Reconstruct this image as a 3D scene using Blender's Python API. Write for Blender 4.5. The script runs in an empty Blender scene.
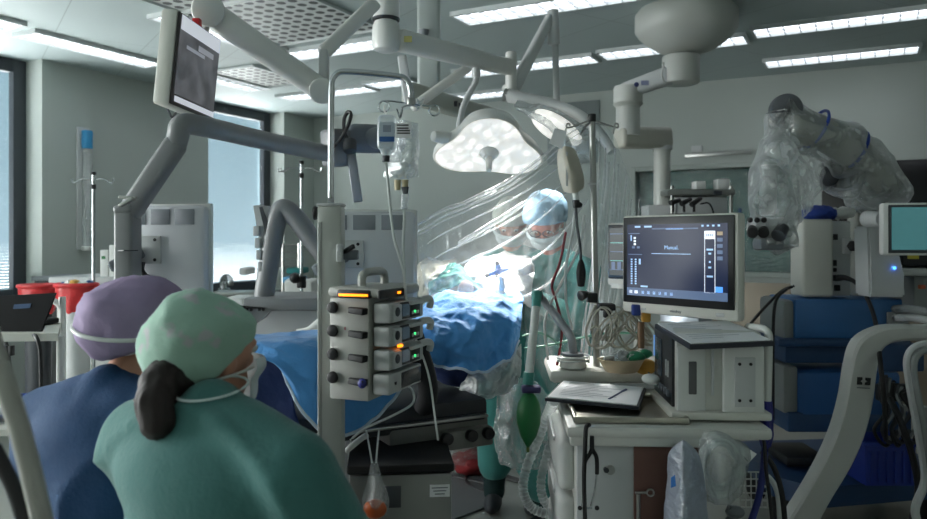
import bpy, bmesh, math, random
from mathutils import Vector, Matrix, noise as mnoise, Euler
random.seed(7)
S = bpy.context.scene
COL = S.collection
PI = math.pi
# ---------------------------------------------------------------- camera, world, exposure
FPX, CU, HZ, HC = 760.0, 463.5, 240.0, 1.5
cam_d = bpy.data.cameras.new('camera')
cam_d.sensor_width = 36.0
cam_d.lens = FPX / 927 * 36.0
cam_d.shift_y = -(259.5 - HZ) / 927
cam_d.clip_start = .05
cam_d.dof.use_dof = True
cam_d.dof.focus_distance = 2.7
cam_d.dof.aperture_fstop = 3.2
cam = bpy.data.objects.new('camera', cam_d)
cam.location = (0, 0, HC)
cam.rotation_euler = (PI / 2, 0, 0)
COL.objects.link(cam)
S.camera = cam
W = bpy.data.worlds.new('daylight')
S.world = W
W.use_nodes = True
W.node_tree.nodes['Background'].inputs[0].default_value = (.93, .935, .93, 1)
W.node_tree.nodes['Background'].inputs[1].default_value = 16.0
S.view_settings.view_transform = 'Standard'
S.view_settings.look = 'None'
S.view_settings.gamma = 1
S.view_settings.use_curve_mapping = False
S.view_settings.exposure = 0.40
STRIP = 2.0        # ceiling luminaire diffusers
S.cycles.transparent_max_bounces = 24
S.cycles.max_bounces = 8
S.cycles.use_denoising = True
S.cycles.sample_clamp_indirect = 4.0

# ---------------------------------------------------------------- helpers
def P(u, v, Y):
    return Vector(((u - CU) * Y / FPX, Y, HC - (v - HZ) * Y / FPX))
TH = math.radians(28)
def R(q, p, z=0.0):   # room axes: q across towards the right wall, p along the window wall
    return Vector((q * math.cos(TH) + p * math.sin(TH), -q * math.sin(TH) + p * math.cos(TH), z))
def lin(c):
    c = c / 255.0
    return c / 12.92 if c <= .04045 else ((c + .055) / 1.055) ** 2.4
MATS = {}
def mat(name, rgb, rough=.5, metal=0.0, var=.06, nscale=6.0, bump=0.0, bscale=40.0, emit=0.0, ecol=None, trans=0.0, alpha=1.0, coat=0.0, sheen=0.0):
    if name in MATS: return MATS[name]
    m = bpy.data.materials.new(name); MATS[name] = m
    m.use_nodes = True
    nt = m.node_tree; b = nt.nodes['Principled BSDF']
    col = (lin(rgb[0]), lin(rgb[1]), lin(rgb[2]), 1)
    b.inputs['Base Color'].default_value = col
    b.inputs['Roughness'].default_value = rough
    b.inputs['Metallic'].default_value = metal
    b.inputs['Alpha'].default_value = alpha
    b.inputs['Transmission Weight'].default_value = trans
    b.inputs['Coat Weight'].default_value = coat
    b.inputs['Sheen Weight'].default_value = sheen
    if emit:
        e = ecol or rgb
        b.inputs['Emission Color'].default_value = (lin(e[0]), lin(e[1]), lin(e[2]), 1)
        b.inputs['Emission Strength'].default_value = emit
    tc = nt.nodes.new('ShaderNodeTexCoord')
    if var:
        n = nt.nodes.new('ShaderNodeTexNoise'); n.inputs['Scale'].default_value = nscale; n.inputs['Detail'].default_value = 4
        nt.links.new(tc.outputs['Object'], n.inputs['Vector'])
        h = nt.nodes.new('ShaderNodeHueSaturation'); h.inputs['Color'].default_value = col
        mr = nt.nodes.new('ShaderNodeMapRange'); mr.inputs['To Min'].default_value = 1 - var * 2; mr.inputs['To Max'].default_value = 1 + var * 2
        nt.links.new(n.outputs['Fac'], mr.inputs['Value']); nt.links.new(mr.outputs[0], h.inputs['Value'])
        nt.links.new(h.outputs[0], b.inputs['Base Color'])
    if bump:
        n2 = nt.nodes.new('ShaderNodeTexNoise'); n2.inputs['Scale'].default_value = bscale; n2.inputs['Detail'].default_value = 5
        nt.links.new(tc.outputs['Object'], n2.inputs['Vector'])
        bp = nt.nodes.new('ShaderNodeBump'); bp.inputs['Strength'].default_value = bump; bp.inputs['Distance'].default_value = .02
        nt.links.new(n2.outputs['Fac'], bp.inputs['Height']); nt.links.new(bp.outputs[0], b.inputs['Normal'])
    return m
def film(name, tint=(235, 242, 245), base=.06, edge=.6, wr=0.2, scale=(3, 3, 9), gloss=.5, rough=.18):
    """thin clear plastic film: see-through, more opaque at grazing angles and where it is crumpled"""
    if name in MATS: return MATS[name]
    m = bpy.data.materials.new(name); MATS[name] = m; m.use_nodes = True
    nt = m.node_tree; nt.nodes.clear(); N = nt.nodes.new; L = nt.links.new
    out = N('ShaderNodeOutputMaterial'); tr = N('ShaderNodeBsdfTransparent'); gl = N('ShaderNodeBsdfGlossy'); df = N('ShaderNodeBsdfDiffuse'); tl = N('ShaderNodeBsdfTranslucent')
    c = tuple(lin(x) for x in tint) + (1,)
    tr.inputs[0].default_value = (.96, .98, .98, 1); gl.inputs[0].default_value = (1, 1, 1, 1); gl.inputs[1].default_value = rough
    df.inputs[0].default_value = c; tl.inputs[0].default_value = c
    tc = N('ShaderNodeTexCoord'); mp = N('ShaderNodeMapping'); mp.inputs['Scale'].default_value = scale
    n = N('ShaderNodeTexNoise'); n.inputs['Scale'].default_value = 5; n.inputs['Detail'].default_value = 6
    L(tc.outputs['Object'], mp.inputs[0]); L(mp.outputs[0], n.inputs['Vector'])
    bp = N('ShaderNodeBump'); bp.inputs['Strength'].default_value = .9; bp.inputs['Distance'].default_value = .03
    L(n.outputs['Fac'], bp.inputs['Height'])
    for s in (gl, df, tl): L(bp.outputs[0], s.inputs['Normal'])
    a1 = N('ShaderNodeMixShader'); a1.inputs[0].default_value = .5; L(df.outputs[0], a1.inputs[1]); L(tl.outputs[0], a1.inputs[2])
    a2 = N('ShaderNodeMixShader'); a2.inputs[0].default_value = gloss; L(a1.outputs[0], a2.inputs[1]); L(gl.outputs[0], a2.inputs[2])
    lw = N('ShaderNodeLayerWeight'); lw.inputs[0].default_value = .35
    mr = N('ShaderNodeMapRange'); mr.inputs['To Min'].default_value = base; mr.inputs['To Max'].default_value = edge
    L(lw.outputs['Facing'], mr.inputs['Value'])
    cr = N('ShaderNodeMapRange'); cr.inputs['From Min'].default_value = .56; cr.inputs['From Max'].default_value = .72; cr.inputs['To Max'].default_value = wr
    L(n.outputs['Fac'], cr.inputs['Value'])
    ad = N('ShaderNodeMath'); ad.operation = 'ADD'; ad.use_clamp = True; L(mr.outputs[0], ad.inputs[0]); L(cr.outputs[0], ad.inputs[1])
    mx = N('ShaderNodeMixShader'); L(ad.outputs[0], mx.inputs[0]); L(tr.outputs[0], mx.inputs[1]); L(a2.outputs[0], mx.inputs[2])
    L(mx.outputs[0], out.inputs[0])
    return m

BASE = {}
def name_of(n): return n
def tag(o, label=None, cat=None, group=None, kind=None):
    if label: o['label'] = label
    if cat: o['category'] = cat
    if group: o['group'] = group
    if kind: o['kind'] = kind
    return o
def thing(name, label, cat, loc=(0, 0, 0), rotz=0.0, group=None):
    o = bpy.data.objects.new(name, None); COL.objects.link(o)
    o.empty_display_size = .1
    o.location = loc; o.rotation_euler = (0, 0, rotz)
    BASE[o.name] = Matrix.Translation(Vector(loc)) @ Matrix.Rotation(rotz, 4, 'Z')
    return tag(o, label, cat, group)
def root_m(o):
    while o.parent: o = o.parent
    return BASE.get(o.name, Matrix.Identity(4))
def axes(d):
    d = d.normalized()
    up = Vector((0, 0, 1)) if abs(d.z) < .95 else Vector((0, 1, 0))
    x = d.cross(up).normalized(); return x, x.cross(d).normalized()
def crom(pts, n=6):
    pts = [Vector(p) for p in pts]
    if len(pts) < 3: return pts
    out = []
    for i in range(len(pts) - 1):
        p0 = pts[i - 1] if i else pts[0] * 2 - pts[1]
        p1, p2 = pts[i], pts[i + 1]
        p3 = pts[i + 2] if i + 2 < len(pts) else pts[-1] * 2 - pts[-2]
        for k in range(n):
            t = k / n
            out.append(.5 * ((2 * p1) + (p2 - p0) * t + (2 * p0 - 5 * p1 + 4 * p2 - p3) * t * t + (3 * p1 - p0 - 3 * p2 + p3) * t ** 3))
    out.append(pts[-1]); return out
class MB:
    def __init__(s): s.b = bmesh.new()
    def _in(s, t, M=None):
        me = bpy.data.meshes.new('t'); t.to_mesh(me); t.free()
        if M is not None: me.transform(M)
        s.b.from_mesh(me); bpy.data.meshes.remove(me); return s
    def box(s, c, size, rot=(0, 0, 0), bev=0.0, seg=2, taper=None):
        t = bmesh.new(); bmesh.ops.create_cube(t, size=1)
        for v in t.verts:
            v.co = Vector((v.co.x * size[0], v.co.y * size[1], v.co.z * size[2]))
            if taper and v.co.z > 0: v.co.x *= taper[0]; v.co.y *= taper[1]
        if bev: bmesh.ops.bevel(t, geom=t.edges[:], offset=min(bev, min(size) * .45), segments=seg, affect='EDGES', profile=.5)
        return s._in(t, Matrix.Translation(Vector(c)) @ Euler(rot).to_matrix().to_4x4())
    def pbox(s, u0, v0, u1, v1, Y, dep, bev=.004, seg=2):      # box whose front face stands Y metres ahead of the lens
        a, b = P(u0, v0, Y), P(u1, v1, Y)
        return s.box(((a.x + b.x) / 2, Y + dep / 2, (a.z + b.z) / 2), (abs(b.x - a.x), dep, abs(a.z - b.z)), bev=bev, seg=seg)
    def cyl(s, p0, p1, r0, r1=None, seg=20, bev=0.0):
        p0, p1 = Vector(p0), Vector(p1); r1 = r0 if r1 is None else r1
        d = p1 - p0; L = d.length
        if bev:
            bv = min(bev, r0 * .8, r1 * .8, L * .4)
            return s.lathe([(0, 0), (r0 - bv, 0), (r0 - bv * .3, bv * .3), (r0, bv), (r1, L - bv), (r1 - bv * .3, L - bv * .3), (r1 - bv, L), (0, L)], p0, d, seg)
        return s.lathe([(0, 0), (r0, 0), (r1, L), (0, L)], p0, d, seg)
    def lathe(s, prof, p0, d=(0, 0, 1), seg=24):
        p0, d = Vector(p0), Vector(d).normalized(); x, y = axes(d); b = s.b; rings = []
        for r, h in prof:
            c = p0 + d * h
            if r < 1e-6: rings.append([b.verts.new(c)])
            else: rings.append([b.verts.new(c + x * (r * math.cos(2 * PI * k / seg)) + y * (r * math.sin(2 * PI * k / seg))) for k in range(seg)])
        for a, c in zip(rings, rings[1:]):
            for k in range(seg):
                k2 = (k + 1) % seg
                if len(a) == 1 and len(c) == 1: continue
                if len(a) == 1: b.faces.new((a[0], c[k], c[k2]))
                elif len(c) == 1: b.faces.new((a[k], c[0], a[k2]))
                else: b.faces.new((a[k], c[k], c[k2], a[k2]))
        return s
    def tube(s, pts, r, seg=8, n=6, closed=False, smooth=True):
        pts = crom(pts, n) if smooth and n > 1 else [Vector(p) for p in pts]
        rr = r if callable(r) else (lambda t: r)
        b = s.b; rings = []; N = len(pts); x = None
        for i, p in enumerate(pts):
            d = (pts[min(i + 1, N - 1)] - pts[max(i - 1, 0)])
            if d.length < 1e-7: d = Vector((0, 0, 1))
            d.normalize()
            if x is None: x, y = axes(d)
            else:
                x = (x - d * x.dot(d))
                x = x.normalized() if x.length > 1e-5 else axes(d)[0]
                y = d.cross(x)
            R_ = rr(i / max(1, N - 1))
            rings.append([b.verts.new(p + x * (R_ * math.cos(2 * PI * k / seg)) + y * (R_ * math.sin(2 * PI * k / seg))) for k in range(seg)])
        for a, c in zip(rings, rings[1:]):
            for k in range(seg): b.faces.new((a[k], c[k], c[(k + 1) % seg], a[(k + 1) % seg]))
        b.faces.new(rings[0]); b.faces.new(rings[-1][::-1])
        return s
    def beam(s, p0, p1, w, h, w1=None, h1=None, bev=.01, up=None):   # bar of rectangular section
        p0, p1 = Vector(p0), Vector(p1); d = p1 - p0; L = d.length; d.normalize()
        if up is None: x, y = axes(d)
        else:
            x = d.cross(Vector(up)).normalized(); y = x.cross(d)
        t = bmesh.new(); bmesh.ops.create_cube(t, size=1)
        for v in t.verts:
            e = v.co.z > 0
            v.co = Vector((v.co.x * ((w1 or w) if e else w), v.co.y * ((h1 or h) if e else h), v.co.z * L))
        if bev: bmesh.ops.bevel(t, geom=t.edges[:], offset=min(bev, min(w, h, L) * .4), segments=3, affect='EDGES', profile=.5)
        M = Matrix((x, y, d)).transposed().to_4x4(); M.translation = (p0 + p1) / 2
        return s._in(t, M)
    def ell(s, c, r, rot=(0, 0, 0), seg=20):
        t = bmesh.new(); bmesh.ops.create_uvsphere(t, u_segments=seg, v_segments=seg * 2 // 3, radius=1)
        return s._in(t, Matrix.Translation(Vector(c)) @ Euler(rot).to_matrix().to_4x4() @ Matrix.Diagonal((r[0], r[1], r[2], 1)))
    def cap(s, p0, p1, r0, r1=None, seg=12):
        r1 = r0 if r1 is None else r1
        p0, p1 = Vector(p0), Vector(p1)
        s.cyl(p0, p1, r0, r1, seg); s.ell(p0, (r0,) * 3, seg=seg); return s.ell(p1, (r1,) * 3, seg=seg)
    def prism(s, pts, d):                 # planar outline (world points) pushed by vector d
        b = s.b; d = Vector(d); a = [b.verts.new(Vector(p)) for p in pts]; c = [b.verts.new(Vector(p) + d) for p in pts]
        b.faces.new(a[::-1]); b.faces.new(c); n = len(a)
        for i in range(n): b.faces.new((a[i], a[(i + 1) % n], c[(i + 1) % n], c[i]))
        return s
    def grid(s, f, nu, nv, thick=0.0):
        b = s.b; g = [[b.verts.new(f(i / nu, j / nv)) for i in range(nu + 1)] for j in range(nv + 1)]
        for j in range(nv):
            for i in range(nu): b.faces.new((g[j][i], g[j][i + 1], g[j + 1][i + 1], g[j + 1][i]))
        if thick:
            bmesh.ops.recalc_face_normals(b, faces=b.faces[:])
            bmesh.ops.solidify(b, geom=b.faces[:], thickness=thick)
        return s
    def build(s, name, m, parent=None, world=True, smooth=True, recalc=True, flat=False, angle=40):
        if recalc: bmesh.ops.recalc_face_normals(s.b, faces=s.b.faces[:])
        me = bpy.data.meshes.new(name); s.b.to_mesh(me); s.b.free()
        o = bpy.data.objects.new(name, me); COL.objects.link(o)
        if m: me.materials.append(m)
        if parent is not None:
            if world: me.transform(root_m(parent).inverted())
            o.parent = parent
        if smooth and not flat:
            me.polygons.foreach_set('use_smooth', [True] * len(me.polygons))
            try: me.set_sharp_from_angle(angle=math.radians(angle))
            except Exception: pass
        me.update(); return o
def solo(name, mb, m, label, cat, group=None, kind=None, rotz=0.0, **kw):     # a thing that is one mesh; origin moved to its base
    o = mb.build(name, m, None, **kw); me = o.data
    if rotz: me.transform(Matrix.Rotation(-rotz, 4, 'Z'))
    xs = [v.co for v in me.vertices]
    c = Vector(((min(v.x for v in xs) + max(v.x for v in xs)) / 2, (min(v.y for v in xs) + max(v.y for v in xs)) / 2, min(v.z for v in xs)))
    me.transform(Matrix.Translation(-c))
    M = Matrix.Rotation(rotz, 4, 'Z') @ Matrix.Translation(c); o.location = M.translation; o.rotation_euler = (0, 0, rotz); BASE[o.name] = M
    return tag(o, label, cat, group, kind)
def struct(name, mb, m, **kw):
    o = mb.build(name, m, None, smooth=False, **kw); o['kind'] = 'structure'
    o.data.transform(Matrix.Rotation(TH, 4, 'Z')); o.rotation_euler = (0, 0, -TH); BASE[o.name] = Matrix.Rotation(-TH, 4, 'Z'); return o
def evalmesh(o):
    dg = bpy.context.evaluated_depsgraph_get(); dg.update()
    return bpy.data.meshes.new_from_object(o.evaluated_get(dg))
def remesh(mb, name, m, parent, voxel=.01, smooth=6, disp=None, world=True):
    """fuse overlapping solids into ONE continuous skin"""
    o = mb.build(name + '_raw', None, None)
    r = o.modifiers.new('r', 'REMESH'); r.mode = 'VOXEL'; r.voxel_size = voxel
    if smooth:
        sm = o.modifiers.new('s', 'SMOOTH'); sm.iterations = smooth; sm.factor = .5
    me = evalmesh(o); bpy.data.objects.remove(o); me.name = name
    if disp:
        for v in me.vertices: v.co += v.normal * disp(v.co)
    me.materials.clear(); me.materials.append(m)
    me.polygons.foreach_set('use_smooth', [True] * len(me.polygons))
    ob = bpy.data.objects.new(name, me); COL.objects.link(ob)
    if parent is not None:
        if world: me.transform(root_m(parent).inverted())
        ob.parent = parent
    return ob
def text(body, size, M, m, parent, name='lettering', align='CENTER', depth=.0006):
    cu = bpy.data.curves.new(name, 'FONT'); cu.body = body; cu.size = size; cu.align_x = align; cu.align_y = 'CENTER'; cu.extrude = depth
    t = bpy.data.objects.new(name, cu); COL.objects.link(t); me = evalmesh(t); bpy.data.objects.remove(t)
    me.transform(M); me.materials.clear(); me.materials.append(m)
    o = bpy.data.objects.new(name, me); COL.objects.link(o)
    if parent is not None:
        me.transform(root_m(parent).inverted()); o.parent = parent
    return o
def facing(c, right, up):      # matrix whose x is right, y is up
    r = Vector(right).normalized(); u = Vector(up); u = (u - r * u.dot(r)).normalized(); n = r.cross(u)
    M = Matrix((r, u, n)).transposed().to_4x4(); M.translation = Vector(c); return M
def net(rows, t_u, t_v):       # smooth surface through rows of control points
    def cr(a, t):
        n = len(a) - 1; x = min(max(t, 0), 1) * n; i = min(int(x), n - 1); f = x - i
        p0 = a[i - 1] if i else a[0] * 2 - a[1]; p3 = a[i + 2] if i + 2 <= n else a[n] * 2 - a[n - 1]
        p1, p2 = a[i], a[i + 1]
        return .5 * ((2 * p1) + (p2 - p0) * f + (2 * p0 - 5 * p1 + 4 * p2 - p3) * f * f + (3 * p1 - p0 - 3 * p2 + p3) * f ** 3)
    return cr([cr(r, t_u) for r in rows], t_v)
def pxnet(rows, Y0=None): return [[P(*(q if len(q) == 3 else (q[0], q[1], Y0))) for q in r] for r in rows]
def crumple(p, f, a):          # sharp folds as in stiff non-woven cloth
    s = 0
    for k in range(3):
        s += (1 - abs(mnoise.noise(p * f * (1.9 ** k) + Vector((k * 7.3, 1.7, 3.1)))) * 2) * (.55 ** k)
    return a * s
def copy_tree(o, parent=None, **kw):
    c = o.copy(); COL.objects.link(c)
    if parent is not None: c.parent = parent
    for ch in list(o.children): copy_tree(ch, c)
    return c

# ---------------------------------------------------------------- materials used all over
WHITE = mat('white_plastic', (218, 219, 216), .42, var=.03)
CREAM = mat('cream_plastic', (212, 211, 203), .45, var=.03)
LGREY = mat('light_grey_paint', (194, 196, 196), .4, var=.03)
MGREY = mat('mid_grey_paint', (112, 118, 124), .42, var=.04)
DGREY = mat('dark_grey_plastic', (58, 61, 66), .5, var=.05)
BLACK = mat('black_plastic', (22, 22, 24), .45, var=.05)
RUBBER = mat('black_rubber', (18, 18, 19), .65, var=.05)
CHROME = mat('chrome_steel', (200, 202, 204), .18, 1.0, var=.02)
STEEL = mat('brushed_steel', (165, 165, 162), .34, 1.0, var=.06, nscale=14)
TUBEW = mat('milky_tubing', (214, 218, 216), .35, var=.02)
PAPER = mat('printed_paper', (238, 238, 240), .8, var=.02)
BLUEP = mat('blue_equipment_paint', (44, 88, 140), .42, var=.05)
RED = mat('red_bag_plastic', (196, 42, 46), .4, var=.12, nscale=12, bump=.4, bscale=25)
GREENT = mat('green_rubber', (28, 110, 58), .45, var=.06)
GLASS = mat('clear_glass', (235, 245, 245), .03, trans=1.0, var=0)
DRAPE = mat('blue_drape_cloth', (70, 142, 206), .75, var=.06, nscale=9, bump=.25, bscale=60, sheen=.2)
GOWN = mat('green_gown_cloth', (72, 148, 142), .85, var=.05, bump=.18, bscale=120, sheen=.2)
SKIN = mat('skin', (205, 150, 125), .5, var=.05)
FILM = film('clear_film')
# ---------------------------------------------------------------- the room
QL, QR, PF, PB, ZC = -6.04, 2.6, -2.6, 7.42, 3.0
WALLM = mat('painted_wall', (172, 179, 174), .7, var=.03, nscale=1.5)
CEILM = mat('ceiling_panels', (178, 190, 190), .6, var=.02, nscale=1.0)
FLOORM = mat('vinyl_floor', (158, 160, 154), .32, var=.05, nscale=30)
def rbox(mb, q0, q1, p0, p1, z0, z1, bev=0.0):
    c = R((q0 + q1) / 2, (p0 + p1) / 2, (z0 + z1) / 2)
    return mb.box(c, (abs(q1 - q0), abs(p1 - p0), abs(z1 - z0)), rot=(0, 0, -TH), bev=bev)
# joints of the metal ceiling panels
nt = CEILM.node_tree
br = nt.nodes.new('ShaderNodeTexBrick'); br.offset = 0; br.inputs['Scale'].default_value = 1
br.inputs['Brick Width'].default_value = 1.25; br.inputs['Row Height'].default_value = .625; br.inputs['Mortar Size'].default_value = .004
br.inputs['Color1'].default_value = br.inputs['Color2'].default_value = (1, 1, 1, 1); br.inputs['Mortar'].default_value = (.72, .72, .72, 1)
tc = nt.nodes.new('ShaderNodeTexCoord'); mp = nt.nodes.new('ShaderNodeMapping'); mp.inputs['Rotation'].default_value = (0, 0, TH)
nt.links.new(tc.outputs['Object'], mp.inputs[0]); nt.links.new(mp.outputs[0], br.inputs['Vector'])
mul = nt.nodes.new('ShaderNodeMixRGB'); mul.blend_type = 'MULTIPLY'; mul.inputs[0].default_value = 1
b_ = nt.nodes['Principled BSDF']; src = b_.inputs['Base Color'].links[0].from_socket
nt.links.new(src, mul.inputs[1]); nt.links.new(br.outputs['Color'], mul.inputs[2]); nt.links.new(mul.outputs[0], b_.inputs['Base Color'])

struct('floor', rbox(MB(), QL - .4, QR + .15, PF - .15, PB + .15, -.1, 0), FLOORM)
struct('ceiling', rbox(MB(), QL - .4, QR + .15, PF - .15, PB + .15, ZC, ZC + .1), CEILM)
mb = MB()
WIN = [(1.95, 3.92, .98), (5.72, 6.88, .92), (-2.4, 1.0, .6)]  # last opening is unseen, added to bring in more daylight from the left
rbox(mb, QL - .38, QL, PF - .15, WIN[2][0], 0, ZC); rbox(mb, QL - .38, QL, WIN[2][1], WIN[0][0], 0, ZC); rbox(mb, QL - .38, QL, WIN[0][1], WIN[1][0], 0, ZC); rbox(mb, QL - .38, QL, WIN[1][1], PB, 0, ZC)
for a, b, zs in WIN: rbox(mb, QL - .38, QL, a, b, 0, zs)
struct('wall_left', mb, WALLM)
# back wall with the opening of the green inner window
w3 = (-2.2, -.55, 1.02, 2.05)
def back_at(u, v):
    k = (u - CU) / FPX
    Y = PB / (k * math.sin(TH) + math.cos(TH)); pt = P(u, v, Y)
    return pt.x * math.cos(TH) - pt.y * math.sin(TH), pt.z
qa, za = back_at(636, 172); qb, zb = back_at(792, 273)
w3 = (qa, qb, zb, za)
mb = MB(); rbox(mb, QL, qa, PB, PB + .15, 0, ZC); rbox(mb, qb, QR, PB, PB + .15, 0, ZC); rbox(mb, qa, qb, PB, PB + .15, 0, zb); rbox(mb, qa, qb, PB, PB + .15, za, ZC)
struct('wall_back', mb, WALLM)
struct('wall_right', rbox(MB(), QR, QR + .15, PF, PB + .15, 0, ZC), WALLM)
struct('wall_front', rbox(MB(), QL, QR, PF - .15, PF, 0, ZC), WALLM)
struct('baseboard_left', rbox(MB(), QL, QL + .012, PF, PB, 0, .1), mat('grey_skirting', (120, 124, 122), .5))
struct('baseboard_back', rbox(MB(), QL + .012, QR, PB - .012, PB, 0, .1), MATS['grey_skirting'])
FRAME = mat('charcoal_window_frame', (52, 58, 64), .45, var=.03)
BLIND = mat('blue_white_blind_slat', (104, 126, 136), .5, var=.02)
nt = BLIND.node_tree; b_ = nt.nodes['Principled BSDF']; tl = nt.nodes.new('ShaderNodeBsdfTranslucent'); tl.inputs[0].default_value = (.45, .68, .82, 1)
mx = nt.nodes.new('ShaderNodeMixShader'); mx.inputs[0].default_value = .04
nt.links.new(b_.outputs[0], mx.inputs[1]); nt.links.new(tl.outputs[0], mx.inputs[2]); nt.links.new(mx.outputs[0], nt.nodes['Material Output'].inputs[0])
for i, (a, b, zs) in enumerate(WIN):
    qf = QL - .21; mb = MB(); f = .11
    for (x0, x1, z0, z1) in ((a, a + f, zs, ZC), (b - f, b, zs, ZC), (a + f, b - f, zs, zs + f), (a + f, b - f, ZC - f, ZC)):
        rbox(mb, qf - .07, qf, x0, x1, z0, z1, bev=.006)
    fr = struct('window_%d' % (i + 1), mb, FRAME)
    g = rbox(MB(), qf - .05, qf - .045, a + f, b - f, zs + f, ZC - f).build('window_pane', film('window_pane', (235, 245, 250), .03, .3, 0, gloss=.9, rough=.02), fr)
    mb = MB(); n = int((ZC - zs + .75) / .026)
    for k in range(n if i < 2 else 0):
        z = zs - .75 + k * .026  # slats run on unseen below the sill to shade the lowest visible rows
        mb.box(R(QL - .41, (a + b) / 2, z), (.034, b - a + .12, .0012), rot=(0, math.radians(-48), -TH))
    if i < 2: mb.build('blind', BLIND, fr, smooth=False)
    else: mb.b.free()
    pl = bpy.data.lights.new('sky_portal', 'AREA'); pl.shape = 'RECTANGLE'; pl.size = b - a - .2; pl.size_y = ZC - zs - .2; pl.cycles.is_portal = True
    po = bpy.data.objects.new('sky_portal', pl); COL.objects.link(po); po.location = R(qf - .02, (a + b) / 2, (ZC + zs) / 2); po.rotation_euler = R(1, 0, 0).to_track_quat('-Z', 'Z').to_euler()
    struct('trim_%d' % (i + 1), rbox(MB(), qf, QL + .02, a, b, zs - .03, zs, bev=.004), mat('sill_stone', (150, 150, 146), .5))
# inner window
mb = MB(); t = .045
for (q0, q1, z0, z1) in ((qa - t, qa, zb - t, za + t), (qb, qb + t, zb - t, za + t), (qa, qb, za, za + t), (qa, qb, zb - t, zb)):
    rbox(mb, q0, q1, PB - .03, PB + .1, z0, z1, bev=.005)
fr = struct('window_3', mb, mat('pale_window_trim', (158, 166, 160), .5))
rbox(MB(), qa, qb, PB + .05, PB + .058, zb, za).build('window_pane', film('green_pane', (120, 190, 175), .12, .5, 0, gloss=.7, rough=.05), fr)
rbox(MB(), qa, qb, PB + .10, PB + .11, zb, za).build('green_sheet', mat('green_backed_glass', (44, 92, 84), .25, var=.1, nscale=2), fr)
# dark recess board on the right of the back wall
qc, zc1 = back_at(822, 164); _, zc0 = back_at(822, 268)
mb = MB(); rbox(mb, qc, qc + 1.9, PB - .05, PB, zc0, zc1, bev=.006)
solo('wall_panel', mb, mat('black_gloss_panel', (12, 13, 14), .25, var=.05), 'large black wall panel above the steel dado, behind the bagged microscope arm', 'panel', rotz=-TH)
# ceiling luminaires
def ceil_at(u, v):
    Y = (ZC - HC) * FPX / (HZ - v); pt = P(u, v, Y)
    return pt.x * math.cos(TH) - pt.y * math.sin(TH), pt.x * math.sin(TH) + pt.y * math.cos(TH)
DIFF = mat('lamp_diffuser', (255, 255, 255), .5, var=0, emit=STRIP, ecol=(243, 248, 255))
LOUV = mat('lamp_louvre', (228, 232, 236), .35, var=.01)
LAMPF = mat('lamp_frame', (205, 210, 210), .4, var=.02)
strips = [((755, 33), (995, -2), 'A', 'fluorescent ceiling light running out of the top right corner'),
          ((766, 63), (920, 45), 'A', 'fluorescent ceiling light closest to the back wall on the right'),
          ((601, 53), (747, 37), 'A', 'fluorescent ceiling light partly hidden by the pale ceiling dome'),
          ((461, 73), (594, 55), 'A', 'fluorescent ceiling light crossed by the upright lamp arm tube'),
          ((443, 98), (507, 90), 'A', 'short fluorescent ceiling light showing under the horizontal lamp boom'),
          ((466, 20), (630, -14), 'A', 'large fluorescent ceiling light at the top edge right of the lamp spindle'),
          ((280, 58), (376, 38), 'A', 'fluorescent ceiling light behind the slanted boom strut beside the lamp spindle'),
          ((286, 97), (370, 86), 'A', 'fluorescent ceiling light seen above the bent chrome drip rail'),
          ((372, 84), (412, 78), 'A', 'small fluorescent ceiling light directly under the lamp spindle'),
          ((-62, 6), (16, 24), 'B', 'fluorescent ceiling light cut by the left edge above the first window'),
          ((24, 31), (155, 63), 'B', 'long fluorescent ceiling light left of the tilted screen'),
          ((167, 66), (264, 87), 'B', 'fluorescent ceiling light above the second window, behind the tilted screen'),
          ((152, 14), (284, 47), 'B', 'fluorescent ceiling light passing behind the top of the tilted screen')]
strips += [((-2.6, -.6), (-1.4, -.6), 'A', 'added unseen ceiling light over the camera side, front fill for the cart')]  # unseen luminaire, added as front fill on the cart
for (a, b, ax, lab) in strips:
    A, B = (a, b) if isinstance(a[0], float) else (ceil_at(*a), ceil_at(*b))
    if ax == 'A': L = B[0] - A[0]; cq, cp = (A[0] + B[0]) / 2, (A[1] + B[1]) / 2; rz = -TH
    else: L = B[1] - A[1]; cq, cp = (A[0] + B[0]) / 2, (A[1] + B[1]) / 2; rz = PI / 2 - TH
    L = abs(L); w = .25
    t = thing('ceiling_light', lab, 'ceiling light', R(cq, cp, ZC - .03), rz, 'recessed ceiling lights')
    mb = MB()
    for sy in (-1, 1): mb.box((0, sy * (w / 2), .015), (L, .02, .03))
    for sx in (-1, 1): mb.box((sx * L / 2, 0, .015), (.02, w + .02, .03))
    mb.build('frame', LAMPF, t, world=False, smooth=False)
    MB().box((0, 0, .026), (L - .02, w - .02, .004)).build('diffuser', DIFF, t, world=False, smooth=False)
    mb = MB(); n = max(3, int(L / .095))
    for k in range(1, n): mb.box((-L / 2 + L * k / n, 0, .012), (.006, w - .02, .02))
    mb.box((0, 0, .012), (L - .02, .004, .02))
    mb.build('louvre', LOUV, t, world=False, smooth=False)
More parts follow.
